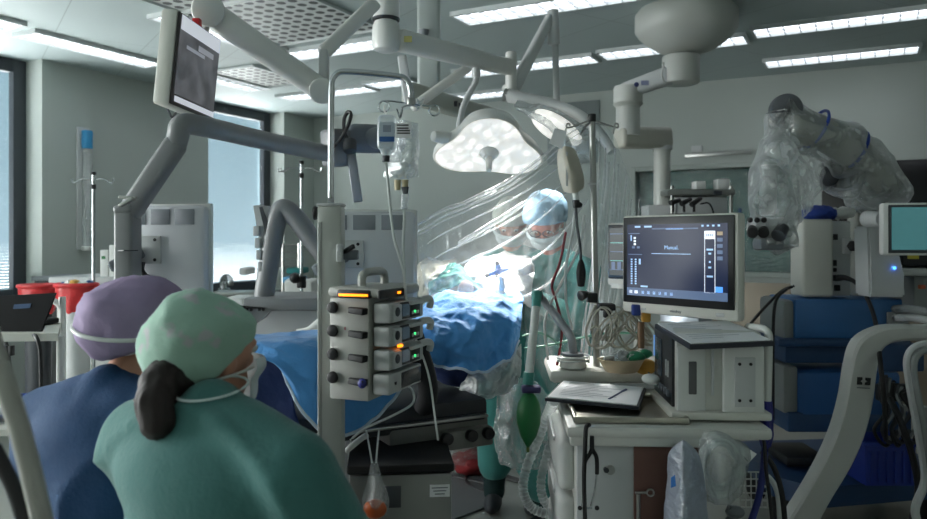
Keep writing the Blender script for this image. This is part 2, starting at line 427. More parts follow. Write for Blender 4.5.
# perforated air panels in the ceiling
def perf(name):
    m = mat(name, (196, 200, 198), .5, var=.02); nt = m.node_tree; N = nt.nodes.new; Lk = nt.links.new
    b_ = nt.nodes['Principled BSDF']; src = b_.inputs['Base Color'].links[0].from_socket
    tc = N('ShaderNodeTexCoord'); mp = N('ShaderNodeMapping'); mp.inputs['Scale'].default_value = (11, 11, 0)
    Lk(tc.outputs['Object'], mp.inputs[0])
    fr_ = N('ShaderNodeVectorMath'); fr_.operation = 'FRACTION'; Lk(mp.outputs[0], fr_.inputs[0])
    su = N('ShaderNodeVectorMath'); su.operation = 'SUBTRACT'; su.inputs[1].default_value = (.5, .5, 0); Lk(fr_.outputs[0], su.inputs[0])
    ln = N('ShaderNodeVectorMath'); ln.operation = 'LENGTH'; Lk(su.outputs[0], ln.inputs[0])
    lt = N('ShaderNodeMath'); lt.operation = 'LESS_THAN'; lt.inputs[1].default_value = .33; Lk(ln.outputs['Value'], lt.inputs[0])
    mx = N('ShaderNodeMixRGB'); mx.inputs[2].default_value = (.03, .035, .035, 1); Lk(lt.outputs[0], mx.inputs[0]); Lk(src, mx.inputs[1]); Lk(mx.outputs[0], b_.inputs['Base Color'])
    return m
PERF = perf('perforated_sheet')
def airpanel(q0, q1, p0, p1, lab):
    t = thing('air_vent', lab, 'air vent', R((q0 + q1) / 2, (p0 + p1) / 2, ZC - .03), -TH, 'perforated ceiling air panels')
    w, d = q1 - q0, p1 - p0
    MB().box((0, 0, .02), (w - .04, d - .04, .008)).build('perforated_sheet', PERF, t, world=False, smooth=False)
    mb = MB()
    for s in (-1, 1): mb.box((s * w / 2, 0, .014), (.012, d + .012, .02)); mb.box((0, s * d / 2, .014), (w, .012, .02))
    mb.build('frame', LAMPF, t, world=False, smooth=False)
a = ceil_at(228, 2); b = ceil_at(330, 40); c = ceil_at(420, 8)
AP = (a, b, c)
airpanel(-3.95, -3.0, 2.55, 3.5, 'perforated ceiling air panel nearest the slanted white boom')
airpanel(-3.95, -3.0, 3.53, 4.45, 'perforated ceiling air panel between the boom and the lamp strut')
airpanel(-2.97, -2.0, 2.55, 3.5, 'perforated ceiling air panel right beside the lamp spindle')
a = ceil_at(236, 78); airpanel(a[0] - .1, a[0] + .55, a[1] - .35, a[1] + .4, 'small perforated ceiling air panel over the second window')
# wall fittings
qx, zx = back_at(697, 149)
solo('wall_socket', rbox(MB(), qx - .05, qx + .05, PB - .02, PB, zx - .03, zx + .03, bev=.005), LGREY, 'small square grey socket above the wall rail', 'socket', rotz=-TH)
qx, zx = back_at(686, 156); qy, zy = back_at(752, 153)
t = thing('wall_rail', 'slim metal equipment rail on the back wall above the green window', 'rail', R((qx + qy) / 2, PB, zx), -TH)
rbox(MB(), qx, qy, PB - .05, PB - .035, zx - .02, zx + .02, bev=.004).build('bar', STEEL, t)
for k in range(4):
    q = qx + (qy - qx) * (.1 + .27 * k); rbox(MB(), q - .015, q + .015, PB - .035, PB, zx - .012, zx + .012).build('bracket', MGREY, t)
qx, zx = back_at(600, 100); qy, zy = back_at(548, 165)
solo('cover_plate', rbox(MB(), qy, qx, PB - .023, PB - .003, zy, zx, bev=.004), mat('grey_panel', (128, 136, 136), .5), 'grey rectangular cover panel high on the back wall', 'panel', rotz=-TH)
qx, zx = back_at(736, 282); qy, zy = back_at(800, 420)
solo('dado_panel', rbox(MB(), qx - .3, qy + 1.9, PB - .033, PB - .003, .12, zx, bev=.004), mat('warm_steel_panel', (132, 122, 108), .4, .4, var=.05), 'warm steel dado panel below the green window', 'panel', rotz=-TH)
def left_at(u, v):
    k = (u - CU) / FPX; Y = QL / (k * math.cos(TH) - math.sin(TH)); pt = P(u, v, Y)
    return pt.x * math.sin(TH) + pt.y * math.cos(TH), pt.z
p0, z1 = left_at(82, 131); _, z0 = left_at(82, 246)
t = thing('glove_dispenser', 'narrow clear wall tube with a blue top on the left wall', 'dispenser', R(QL, p0, z0), -TH)
rbox(MB(), QL + .003, QL + .023, p0 - .06, p0 + .06, z0 - .03, z1 + .03, bev=.005).build('back_plate', LGREY, t)
MB().cyl(R(QL + .07, p0, z0), R(QL + .07, p0, z1 - .16), .042).build('tube', film('tube_film', (210, 214, 212), .35, .8, .2), t)
MB().cyl(R(QL + .07, p0, z1 - .16), R(QL + .07, p0, z1), .045, bev=.01).build('blue_top', mat('cyan_plastic', (40, 130, 178), .4), t)
MB().cyl(R(QL + .07, p0, z0 - .04), R(QL + .07, p0, z0), .048, bev=.01).build('end_cap', WHITE, t)
# ---------------------------------------------------------------- ceiling mounted gear
LAMPW = mat('lamp_white_enamel', (220, 220, 216), .35, var=.02)
# main lamp spindle with its booms
Yh = 3.5
t = thing('surgical_lamp', 'large triangular surgical lamp with a lit white face, hanging from the spindle boom', 'surgical lamp', P(386, -70, Yh))
MB().cyl(P(386, 52, Yh), P(386, 20, Yh), .066, .062, seg=28, bev=.03).cyl(P(386, 19, Yh), P(386, -86, Yh), .062, .055, seg=28).build('spindle', LAMPW, t)
MB().cyl(P(386, 20.5, Yh), P(386, 18.5, Yh), .0635).build('seam_ring', DGREY, t)
MB().beam(P(398, 40, Yh), P(512, 68, 4.02), .075, .1, .06, .085, bev=.02, up=(0, 0, 1)).build('boom', LAMPW, t)
mb = MB(); mb.pbox(404, 36, 412, 42, 3.47, .004, 0); mb.build('yellow_sticker', mat('yellow_label', (200, 190, 120), .6), t)
MB().cyl(P(511, 92, 4.02), P(511, 52, 4.02), .03, seg=20, bev=.008).build('boom_joint', LAMPW, t)
MB().tube([P(476, 60, 3.85), P(476, 80, 3.85), P(470, 92, 3.85), P(463, 108, 3.82), P(459, 128, 3.78), P(460, 138, 3.76)], .016, seg=12).build('yoke', LGREY, t)
MB().cyl(P(476, 78, 3.85), P(476, 58, 3.85), .022, seg=16, bev=.004).build('yoke_sleeve', LGREY, t)
MB().cyl(P(433, 136, 3.66), P(466, 142, 3.78), .026, .04, seg=18, bev=.006).build('side_handle', LAMPW, t)
# the head: a rounded three lobed dish, lit on its underside, tipped towards the field
hc = P(489, 151, 3.72); aim = P(498, 283, 3.35)
dn = (aim - hc); dn = (dn.normalized() * .3 + Vector((-.04, -.52, -.62))).normalized()
hx = Vector((1, 0, -.06)); hx = (hx - dn * hx.dot(dn)).normalized(); hy = dn.cross(hx)
out = []
for k in range(60):
    a = 2 * PI * k / 60
    r = .225 * (1 + .19 * math.cos(3 * (a - PI / 2)))
    out.append((r * 1.12 * math.cos(a), r * .84 * math.sin(a)))
def ring(s, h): return [hc + hx * (x * s) + hy * (y * s) + dn * h for x, y in out]
mb = MB(); b = mb.b; prof = [(.97, .0), (1.0, -.012), (.99, -.04), (.9, -.085), (.6, -.115), (.001, -.125)]
rg = [[b.verts.new(p) for p in ring(s, h)] for s, h in prof]
for a, c in zip(rg, rg[1:]):
    for k in range(60): b.faces.new((a[k], a[(k + 1) % 60], c[(k + 1) % 60], c[k]))
mb.build('lamp_shell', LAMPW, t)
LED = mat('lamp_lens', (255, 252, 246), .3, var=0, emit=1.0)
nt = LED.node_tree; vo = nt.nodes.new('ShaderNodeTexVoronoi'); vo.inputs['Scale'].default_value = 24; tcn = nt.nodes.new('ShaderNodeTexCoord')
nt.links.new(tcn.outputs['Object'], vo.inputs['Vector']); mr = nt.nodes.new('ShaderNodeMapRange'); mr.inputs['From Max'].default_value = .62; mr.inputs['To Min'].default_value = .82; mr.inputs['To Max'].default_value = .36
nt.links.new(vo.outputs['Distance'], mr.inputs['Value']); nt.links.new(mr.outputs[0], nt.nodes['Principled BSDF'].inputs['Emission Strength'])
mb = MB(); b = mb.b; rg = [[b.verts.new(p) for p in ring(s, h)] for s, h in ((.95, .0), (.6, .012), (.25, .016), (.001, .016))]
for a, c in zip(rg, rg[1:]):
    for k in range(60): b.faces.new((a[k], a[(k + 1) % 60], c[(k + 1) % 60], c[k]))
mb.build('lens', LED, t, recalc=False)
MB().cyl(hc + dn * .01, hc + dn * .05, .05, .03, seg=20, bev=.006).cyl(hc + dn * .04, hc + dn * .13, .019, .015, seg=16, bev=.006).build('centre_handle', WHITE, t)
ld = bpy.data.lights.new('lamp_light', 'AREA'); ld.shape = 'DISK'; ld.size = .34; ld.energy = 8.5; ld.spread = math.radians(70); ld.color = (1, .98, .95)
lo = bpy.data.objects.new('lamp_light', ld); COL.objects.link(lo)
lp = hc + dn * .14; lo.location = BASE[t.name].inverted() @ lp; lo.rotation_euler = (aim - lp).to_track_quat('-Z', 'Y').to_euler(); lo.parent = t
# second lamp arm: slanted spring arm, upright tube, long grey arm wrapped in film
t = thing('lamp_arm', 'slanted grey lamp arm with an upright tube, its wrapped end above the surgeons', 'lamp arm', P(511, 95, 4.05))
MB().beam(P(513, 90, 4.05), P(551, 16, 4.15), .07, .06, .055, .05, bev=.015).build('spring_arm', LGREY, t)
MB().cyl(P(554, 45, 4.15), P(553, 10, 4.15), .034, .03, seg=18, bev=.006).build('top_joint', LGREY, t)
MB().cyl(P(557, 112, 4.15), P(555, 40, 4.15), .018, seg=14).build('upright_tube', LGREY, t)
MB().cyl(P(513, 98, 4.05), P(509, 84, 4.05), .042, seg=18, bev=.01).build('elbow', WHITE, t)
MB().tube([P(505, 95, 4.0), P(530, 100, 3.95), P(556, 106, 3.9), P(580, 116, 3.82), P(600, 134, 3.75), P(612, 152, 3.7)], lambda s: .036 - .012 * s, seg=14).build('long_arm', LGREY, t)
mb = MB(); rows = pxnet([[(518, 100, 3.95), (540, 104, 3.9), (562, 112, 3.85), (584, 126, 3.8), (598, 142, 3.76)],
                         [(514, 108, 3.84), (536, 118, 3.78), (558, 132, 3.74), (578, 148, 3.7), (596, 156, 3.68)],
                         [(522, 112, 3.95), (540, 126, 3.9), (556, 142, 3.85), (574, 158, 3.8), (592, 162, 3.76)]])
mb.grid(lambda a, c: net(rows, a, c) + Vector((0, crumple(net(rows, a, c), 14, .012), crumple(net(rows, a, c), 11, .008))), 50, 16, .0015)
mb.build('sterile_wrap', film('white_sterile_wrap', (236, 240, 242), .25, .7, .35, (6, 6, 6), .4, .25), t)
ld = bpy.data.lights.new('arm_light', 'SPOT'); ld.energy = 15; ld.spot_size = math.radians(50); ld.spot_blend = .6; ld.shadow_soft_size = .05; ld.color = (.96, .98, 1)
lo = bpy.data.objects.new('arm_light', ld); COL.objects.link(lo); lp = P(566, 150, 3.72)
lo.location = BASE[t.name].inverted() @ lp; lo.rotation_euler = (P(535, 262, 3.7) - lp).to_track_quat('-Z', 'Y').to_euler(); lo.parent = t
mb = MB(); mb.cyl(P(566, 147, 3.72), P(563, 134, 3.78), .03, .022, seg=18, bev=.005)
mb.build('light_nozzle', WHITE, t)
mb = MB(); l0, l1 = P(530, 110, 3.9), P(588, 143, 3.74); lx = (l1 - l0).normalized(); ln_ = Vector((-.12, -.72, -.68)); ln_ = (ln_ - lx * ln_.dot(lx)).normalized(); ly = ln_.cross(lx)
b = mb.b; rg = []
for s_, h_ in ((1, -.02), (1, 0), (.9, .012), (.5, .018), (.001, .018)):
    rg.append([b.verts.new((l0 + l1) / 2 + lx * (.155 * s_ * math.cos(2 * PI * k / 40)) + ly * (.07 * s_ * math.sin(2 * PI * k / 40)) + ln_ * (h_ + .03)) for k in range(40)])
for a, c in zip(rg, rg[1:]):
    for k in range(40): b.faces.new((a[k], a[(k + 1) % 40], c[(k + 1) % 40], c[k]))
mb.build('lens', LED, t, recalc=False)
# a further pale boom behind the spindle
t = thing('equipment_boom', 'beige equipment boom behind the lamp spindle with a dark mark on its side', 'boom', P(430, 60, 4.4))
MB().beam(P(406, 92, 4.15), P(494, 118, 4.6), .1, .11, .09, .1, bev=.02, up=(0, 0, 1)).build('horizontal_arm', mat('beige_enamel', (166, 168, 158), .4), t)
MB().beam(P(429, 96, 4.35), P(429, -22, 4.35), .13, .12, bev=.02).build('column', mat('pale_column', (172, 180, 178), .4), t)
MB().beam(P(409, 104, 4.0), P(402, 56, 4.0), .05, .05, bev=.01).build('side_bar', LGREY, t)
MB().beam(P(412, 108, 3.95), P(470, 66, 4.1), .052, .05, bev=.014).build('slanted_bar', LAMPW, t)
MB().pbox(454, 101, 457.5, 106, 4.30, .02, 0).build('dark_mark', DGREY, t); MB().pbox(458.5, 103, 461, 107, 4.30, .02, 0).build('dark_mark', DGREY, t)
mb = MB(); mb.cyl(P(424, 30, 4.28), P(424, 36, 4.28), .03, .022); mb.build('small_knob', MGREY, t)
# white spring boom at top left
t = thing('monitor_boom', 'thick white jointed ceiling boom slanting down beside the tilted screen', 'boom', P(205, -40, 3.0))
MB().beam(P(203, 8, 2.95), P(324, 92, 3.1), .095, .1, .085, .09, bev=.03).build('spring_arm', LAMPW, t)
d = Vector((-.1, -1, .05)).normalized()
MB().cyl(P(208, 10, 2.88), P(208, 10, 3.02), .062, seg=28, bev=.012).build('shoulder_joint', LAMPW, t)
MB().cyl(P(208, 5, 2.95), P(205, -90, 2.95), .045, seg=20).build('ceiling_tube', LAMPW, t)
MB().cyl(P(322, 91, 3.02), P(322, 91, 3.15), .052, seg=28, bev=.01).build('elbow_disc', LAMPW, t)
MB().beam(P(324, 92, 3.1), P(324, 50, 3.1), .038, .05, bev=.01).build('drop_link', LGREY, t)
MB().beam(P(322, 54, 3.1), P(376, 2, 3.2), .05, .06, bev=.015).build('slanted_strut', LAMPW, t)
MB().beam(P(321, 58, 3.09), P(322, 45, 3.09), .012, .02, bev=.003).build('pin', LGREY, t)
# tilted viewing screen
rt = Vector((.05, 1, 0)); c = P(198, 70, 2.79)
up = Vector((.1, 0, 1)); 
M = facing(c, rt, up)
w_, h_ = .40, .33
t = thing('xray_monitor', 'tilted screen with a grey scan image, high above the seated staff', 'monitor', c)
def loc_box(M, c, size, bev=.004, mb=None):
    mb = mb or MB(); k = MB(); k.box(c, size, bev=bev); k.b.transform(M); me = bpy.data.meshes.new('t'); k.b.to_mesh(me); k.b.free(); mb.b.from_mesh(me); bpy.data.meshes.remove(me); return mb
loc_box(M, (0, 0, -.035), (w_, h_, .06), .012).build('casing', CREAM, t)
loc_box(M, (-.004, 0, -.004), (w_ - .02, h_ - .012, .008), .004).build('bezel', mat('brown_black_bezel', (56, 50, 48), .4), t)
SCR = mat('scan_screen', (120, 124, 130), .4, var=0, emit=.3, ecol=(150, 152, 158))
nt = SCR.node_tree; n = nt.nodes.new('ShaderNodeTexNoise'); n.inputs['Scale'].default_value = 14; n.inputs['Detail'].default_value = 6
tcn = nt.nodes.new('ShaderNodeTexCoord'); nt.links.new(tcn.outputs['Object'], n.inputs['Vector'])
cr = nt.nodes.new('ShaderNodeValToRGB'); cr.color_ramp.elements[0].position = .3; cr.color_ramp.elements[0].color = (.05, .052, .06, 1); cr.color_ramp.elements[1].position = .75; cr.color_ramp.elements[1].color = (.26, .27, .30, 1)
nt.links.new(n.outputs['Fac'], cr.inputs[0]); nt.links.new(cr.outputs[0], nt.nodes['Principled BSDF'].inputs['Emission Color']); nt.nodes['Principled BSDF'].inputs['Base Color'].default_value = (.05, .05, .05, 1)
scr = loc_box(M, (-.002, .012, .0015), (w_ - .045, h_ - .065, .003), 0).build('screen', SCR, t, smooth=False)
PALE = mat('pale_screen_band', (200, 204, 212), .3, var=0, emit=.55)
loc_box(M, (-.002, .128, .0036), (w_ - .046, .05, .001), 0).build('title_bar', PALE, scr, smooth=False)
loc_box(M, (-.002, -.137, .0036), (w_ - .046, .02, .001), 0).build('status_bar', PALE, scr, smooth=False)
mb = loc_box(M, (.05, .075, .0036), (.14, .02, .001), 0); loc_box(M, (-.04, .055, .0036), (.16, .012, .001), 0, mb); mb.build('scan_band', mat('screen_band', (150, 152, 160), .3, var=0, emit=.4), scr, smooth=False)
loc_box(M, (.0, .06, -.09), (.12, .12, .06), .01).build('rear_mount', LGREY, t)
MB().tube([P(166, 106, 2.72), P(170, 114, 2.7), P(172, 117, 2.7), P(176, 113, 2.75)], .004, seg=6).build('cable', DGREY, t)
MB().beam(P(196, 60, 2.88), P(206, 18, 2.95), .04, .03, bev=.008).build('hanger', LGREY, t)
solo('status_lamp', MB().box(P(197, 24, 2.84), (.03, .03, .04), bev=.006), mat('signal_red', (200, 32, 36), .35), 'small red cube on the upper edge of the tilted screen', 'indicator')

# ---------------------------------------------------------------- right ceiling pendant
Yp = 4.95
t = thing('ceiling_pendant', 'pale ceiling pendant with a wide dome and two arms carrying a white column', 'pendant', P(686, 8, Yp))
PEN = mat('pendant_enamel', (190, 192, 186), .42, var=.02)
c = P(686, 8, Yp); c.z = ZC
MB().lathe([(0, 0), (.30, 0), (.325, .03), (.325, .13), (.30, .17), (.24, .22), (.18, .26), (.1, .285), (0, .285)], c, (0, 0, -1), 48).build('dome', PEN, t)
MB().cyl(P(681, 56, Yp), P(681, 84, Yp), .12, .118, seg=28, bev=.01).build('hub', PEN, t)
MB().beam(P(676, 73, Yp - .02), P(622, 92, Yp + .1), .11, .12, .1, .1, bev=.025, up=(0, 0, 1)).build('upper_arm', LGREY, t)
o = MB().ell(P(636.5, 84.5, Yp - .015), (.016, .004, .016)); o.build('badge', mat('dark_blue_mark', (52, 62, 110), .5), t)
MB().pbox(641, 80.5, 650, 85, Yp - .012, .004, 0).build('badge_lettering', mat('pale_blue_mark', (136, 140, 170), .5), t)
MB().cyl(P(628, 86, 5.05), P(628, 104, 5.05), .095, seg=26, bev=.015).cyl(P(628, 104, 5.05), P(628, 108, 5.05), .1, .075).build('elbow', PEN, t)
MB().cyl(P(628, 106, 5.05), P(628, 136, 5.05), .078, .08, seg=26).build('drop_column', PEN, t)
MB().beam(P(618, 138, 5.02), P(668, 138, 5.22), .13, .14, bev=.03, up=(0, 0, 1)).build('lower_arm', mat('warm_enamel', (188, 186, 174), .42), t)
MB().cyl(P(662, 146, 5.2), P(662, 216, 5.2), .056, seg=24).build('white_column', mat('column_white', (190, 192, 186), .4), t)
MB().cyl(P(662, 150, 5.2), P(662, 146, 5.2), .07, .07, seg=24).build('collar', LGREY, t)
MB().pbox(648, 205, 690, 222, 5.1, .2).build('service_box', LGREY, t)
MB().tube([P(664, 62, 4.75), P(662, 74, 4.76), P(664, 82, 4.8)], .006, seg=6).build('loose_loop', WHITE, t)
# shelf unit in front of the green window
t = thing('equipment_shelf', 'metal shelf with small instruments in front of the green inner window', 'shelf', P(705, 220, 5.0))
MB().pbox(668, 189, 735, 195, 4.95, .34, .006).build('shelf_board', STEEL, t)
MB().pbox(676, 197, 728, 214, 5.0, .3, .01).build('drawer_unit', LGREY, t)
for u in (672, 731): MB().cyl(P(u, 186, 5.0), P(u, 240, 5.0), .012, seg=10).build('post', STEEL, t)
mb = MB(); mb.pbox(714, 191, 722, 195, 4.94, .01, 0); mb.build('pull', DGREY, t)
MB().pbox(668, 214, 740, 219, 4.97, .32, .006).build('lower_board', STEEL, t)
for k, u in enumerate((673, 684, 694)):
    mb = MB(); mb.cyl(P(u - 3, 203 + k, 4.86), P(u + 7, 200 - k, 4.9), .018, .014, seg=12, bev=.004); mb.cyl(P(u, 203, 4.88), P(u, 212, 4.88), .009, seg=8)
    solo('clamp', mb, BLACK, ['black clamp at the left end of the instrument shelf', 'black clamp in the middle of the instrument shelf row', 'black clamp closest to the drawer on the instrument shelf'][k], 'clamp', 'rail clamps')
for k, (u, v, w, h, m, lab) in enumerate(((650, 158, 6, 5, 'cyan_plastic', 'blue box'), (701, 185, 5, 4, None, 'white pack'), (724, 184, 6, 5, None, 'white pack'))):
    if k: solo('supply_pack', MB().pbox(u - w, v - h, u + w, 189, 5.08, .1), WHITE, 'small white pack on the %s end of the metal shelf top' % ('left' if k == 1 else 'right'), 'pack')
mb = MB(); mb.tube([P(700, 204, 4.9), P(708, 203, 4.88), P(712, 208, 4.88), P(714, 216, 4.9)], .006, seg=6); solo('cable', mb, BLACK, 'thin black lead looping off the instrument shelf drawer', 'cable')
# ---------------------------------------------------------------- left side equipment
# grey articulated arm
ARMG = mat('arm_grey', (128, 129, 131), .4, var=.03)
t = thing('articulated_arm', 'dark grey articulated arm with upright column, bent elbow and long horizontal spar', 'equipment arm', (P(128, 240, 2.62).x, 2.62, 0))
cb = P(128, 240, 2.62); cx = cb.x
MB().box((cx, 2.62, .06), (.5, .45, .12), bev=.04).build('base', DGREY, t)
MB().beam((cx, 2.62, .1), P(128, 212, 2.62), .064, .09, bev=.012, up=(0, 1, 0)).build('column', ARMG, t)
MB().beam(P(128, 214, 2.62), P(127, 205, 2.62), .066, .092, bev=.014, up=(0, 1, 0)).beam(P(128, 215, 2.62), P(178, 141, 2.62), .07, .075, bev=.018, up=(0, 1, 0)).build('lower_arm', ARMG, t)
MB().cyl(P(128, 250, 2.565), P(128, 251, 2.565), .034, seg=4).build('seam', DGREY, t)
MB().tube([P(175, 147, 2.62), P(178, 136, 2.62), P(180, 127, 2.62), P(188, 124, 2.64), P(215, 129, 2.75), P(262, 140, 3.02), P(330, 154, 3.42)], .037, seg=16, n=8).build('upper_arm', ARMG, t)
MB().beam(P(326, 148, 3.42), P(346, 148, 3.5), .1, .17, bev=.02, up=(0, 0, 1)).build('wrist', ARMG, t)
mb = MB(); mb.beam(P(120, 206, 2.55), P(134, 198, 2.55), .02, .012, bev=.003); mb.beam(P(119, 197, 2.55), P(137, 198, 2.55), .012, .01, bev=.003)
mb.build('steel_latch', STEEL, t)
t = thing('tracking_camera', 'grey optical tracking camera block with a hanging grey bar and black cable loop', 'camera', P(372, 155, 3.55))
MB().beam(P(345, 138, 3.5), P(404, 140, 3.6), .12, .13, bev=.04, up=(0, 0, 1)).build('housing', mat('slate_grey', (104, 110, 118), .45), t)
MB().ell(P(378, 138, 3.5), (.07, .05, .05)).build('front_dome', MGREY, t)
MB().beam(P(350, 146, 3.45), P(358, 202, 3.45), .042, .03, bev=.006).build('hanging_bar', mat('bar_grey', (140, 144, 150), .35, .3), t)
MB().tube([P(332, 148, 3.4), P(340, 140, 3.38), P(347, 128, 3.36), P(351, 115, 3.36), P(348, 112, 3.37), P(344, 120, 3.38), P(345, 134, 3.4), P(352, 146, 3.42)], .008, seg=8).build('cable', BLACK, t)
MB().cyl(P(350, 152, 3.38), P(350, 140, 3.4), .03, seg=14, bev=.008).build('connector', DGREY, t)

def back_monitor(lab, u0, v0, u1, v1, Y, yaw, tilt, skirt):
    c = P((u0 + u1) / 2, (v0 + v1) / 2, Y); w = (u1 - u0) * Y / FPX; h = (v1 - v0) * Y / FPX
    t = thing('monitor', lab, 'monitor', c, yaw, 'monitors seen from behind')
    PL = mat('monitor_back_plastic', (206, 208, 212), .45, var=.02)
    ro = (tilt, 0, 0)
    MB().box((0, 0, 0), (w, .022, h), rot=ro, bev=.006).build('bezel', WHITE, t, world=False)
    MB().box((0, -.026, 0), (w * .97, .05, h * .96), rot=ro, bev=.02, taper=None).build('back_shell', PL, t, world=False)
    for k in range(3):
        mb = MB(); mb.box((-w * .3 + k * w * .28, -.052, h * .36), (w * .22, .004, h * .16), rot=ro, bev=.001); mb.build('vent_panel', mat('vent_grey', (134, 138, 144), .55), t, world=False)
    MB().box((-w * .2, -.056, h * .02), (.13, .012, .1), rot=ro, bev=.003).build('mount_plate', LGREY, t, world=False)
    for sx in (-1, 1):
        for sz in (-1, 1):
            MB().cyl((-w * .2 + sx * .045, -.064, h * .02 + sz * .036), (-w * .2 + sx * .045, -.061, h * .02 + sz * .036), .006, seg=10).build('screw', BLACK, t, world=False)
    MB().beam((-w * .2, -.06, h * .0), (-w * .48, -.12, -h * .16), .05, .04, bev=.01).build('mount_arm', MGREY, t, world=False)
    return t
back_monitor('white backed monitor on the dark grey arm column, above the purple cap', 124, 204, 215, 299, 2.78, math.radians(-8), 0, 0)
back_monitor('white backed monitor standing behind the infusion pump column', 318, 210, 417, 301, 2.85, math.radians(2), 0, 0)
mb = MB(); mb.tube([P(143, 262, 2.72), P(142, 270, 2.72), P(146, 276, 2.72), P(150, 277, 2.75)], .009, seg=8)
solo('cable', mb, BLACK, 'short black cable curling under the mount of the monitor above the purple cap', 'cable')
# white navigation trolley with second grey arm
t = thing('navigation_unit', 'white rounded navigation unit with a grey tray and a bent grey arm', 'medical unit', (P(290, 320, 3.45).x, 3.45, 0))
NAVW = mat('navigation_white', (218, 219, 220), .35, var=.02)
mb = MB(); prof = [(246, 334), (252, 318), (262, 308), (280, 303), (310, 302), (345, 306), (352, 330), (352, 519), (250, 519)]
mb.prism([P(u, v, 3.3) for u, v in prof], (0, .5, 0)); bmesh.ops.bevel(mb.b, geom=[e for e in mb.b.edges], offset=.03, segments=3, affect='EDGES'); mb.build('body', NAVW, t)
MB().box((P(300, 320, 3.55).x, 3.55, .2), (.42, .55, .4), bev=.04).build('foot', NAVW, t)
MB().pbox(243, 298, 350, 311, 3.2, .4, .01).build('tray', ARMG, t)
MB().prism([P(243, 306, 3.2), P(272, 308, 3.2), P(264, 318, 3.2), P(252, 326, 3.2), P(242, 322, 3.2)], (0, .05, 0)).build('tray_bracket', ARMG, t)
mb = MB(); mb.pbox(228, 306, 244, 311, 3.18, .03, .003); mb.build('black_latch', BLACK, t)
for u in (246, 250, 258, 262): MB().pbox(u, 308, u + 2, 311, 3.19, .01, 0).build('slot', BLACK, t)
MB().tube([P(263, 302, 3.32), P(268, 270, 3.32), P(274, 232, 3.32), P(279, 213, 3.32), P(285, 209, 3.32), P(295, 217, 3.32), P(311, 238, 3.32), P(330, 262, 3.32)], .044, seg=16, n=6).build('bent_arm', ARMG, t)
MB().tube([P(296, 334, 3.1), P(310, 331, 3.08), P(322, 322, 3.08), P(332, 327, 3.06), P(322, 333, 3.06), P(304, 334, 3.08)], .02, seg=10).build('white_hose', WHITE, t)
t = thing('device_screen', 'thin pale screen seen edge on, left of the bent grey arm', 'screen', P(262, 265, 3.35))
mb = MB(); mb.prism([P(u, v, 3.3) for u, v in ((253, 206), (259, 205), (269, 230), (270, 268), (262, 268), (259, 240))], (.02, .12, 0)); mb.build('casing', LGREY, t)
mb = MB(); mb.prism([P(u, v, 3.285) for u, v in ((259, 207), (262, 207), (270, 228), (270, 262), (267, 262), (265, 232))], (0, .01, 0)); mb.build('screen', DGREY, t)
for k in range(4): MB().pbox(253 + k * 1.5, 226 + k * 12, 259 + k, 236 + k * 12, 3.28, .05, .003).build('ribbed_edge', LGREY, t)
MB().beam(P(264, 268, 3.38), P(264, 330, 3.38), .03, .03, bev=.005).build('stand', DGREY, t)

# back counter with supplies, left of the navigation unit
qs, ps = -5.2, 5.2
t = thing('bench', 'pale instrument bench with steel top under the second window', 'bench', R(-5.35, 5.9, 0), -TH)
rbox(MB(), -5.75, -4.95, 4.9, 7.1, .82, .86, bev=.006).build('top', STEEL, t)
rbox(MB(), -5.72, -4.98, 4.95, 7.05, .1, .82, bev=.006).build('cabinet', CREAM, t)
for k in range(4):
    d = rbox(MB(), -4.98, -4.962, 4.98 + k * .52, 5.46 + k * .52, .14, .8, bev=.003).build('door', LGREY, t)
    rbox(MB(), -4.962, -4.94, 5.02 + k * .52, 5.04 + k * .52, .5, .65, bev=.002).build('handle', STEEL, d)
t = thing('tap', 'curved steel tap on the bench beside the window', 'tap', P(224, 290, 6.6))
MB().tube([P(224, 291, 6.6), P(223, 282, 6.6), P(226, 277, 6.55), P(230, 281, 6.5), P(230, 285, 6.5)], .03, seg=10).build('spout', CHROME, t)
MB().cyl(P(224, 296, 6.6), P(224, 288, 6.6), .05, seg=14).build('base', CHROME, t)
for k, (u0, v0, u1, v1, Y, m, n, lab) in enumerate((
    (210, 292, 262, 297, 6.0, STEEL, 'instrument_tray', 'flat steel tray on the bench below the blinds'),
    (239, 268, 247, 275, 6.1, WHITE, 'supply_box', 'small square white box standing near the window blinds'),
    (222, 298, 243, 330, 3.9, WHITE, 'waste_bin', 'cream bin with a rounded lid between the monitor and the navigation unit'),
    (286, 268, 302, 274, 5.4, mat('teal_cloth', (40, 120, 118), .8), 'folded_towel', 'folded teal towel on the wire shelf behind the bent arm'),
    (282, 277, 300, 283, 5.3, mat('pale_blue_wrap', (90, 150, 190), .6), 'wrapped_pack', 'pale blue wrapped pack under the teal towel'),
    (284, 284, 312, 300, 5.0, WHITE, 'linen_stack', 'heap of white linen behind the grey tray'))):
    mb = MB(); mb.pbox(u0, v0, u1, v1, Y, .25, .012)
    if n == 'linen_stack':
        bmesh.ops.subdivide_edges(mb.b, edges=mb.b.edges[:], cuts=4, use_grid_fill=True)
        for v in mb.b.verts: v.co.z += crumple(v.co, 9, .02)
    if n == 'waste_bin':
        zb = P(0, v1, Y).z; mb.box((P(232, 0, Y).x, Y + .12, (zb + .02) / 2), (.1, .22, zb), bev=.01)
    solo(n, mb, m, lab, n.split('_')[-1])
t = thing('wire_shelf', 'wire rack with thin bars on the wall side behind the bent grey arm', 'rack', P(294, 268, 5.5))
for v in (245, 252, 259, 266):
    mb = MB(); mb.cyl(P(283, v, 5.45), P(299, v, 5.45), .006, seg=6); mb.cyl(P(283, v, 5.75), P(299, v, 5.75), .006, seg=6); mb.build('bar', STEEL, t)
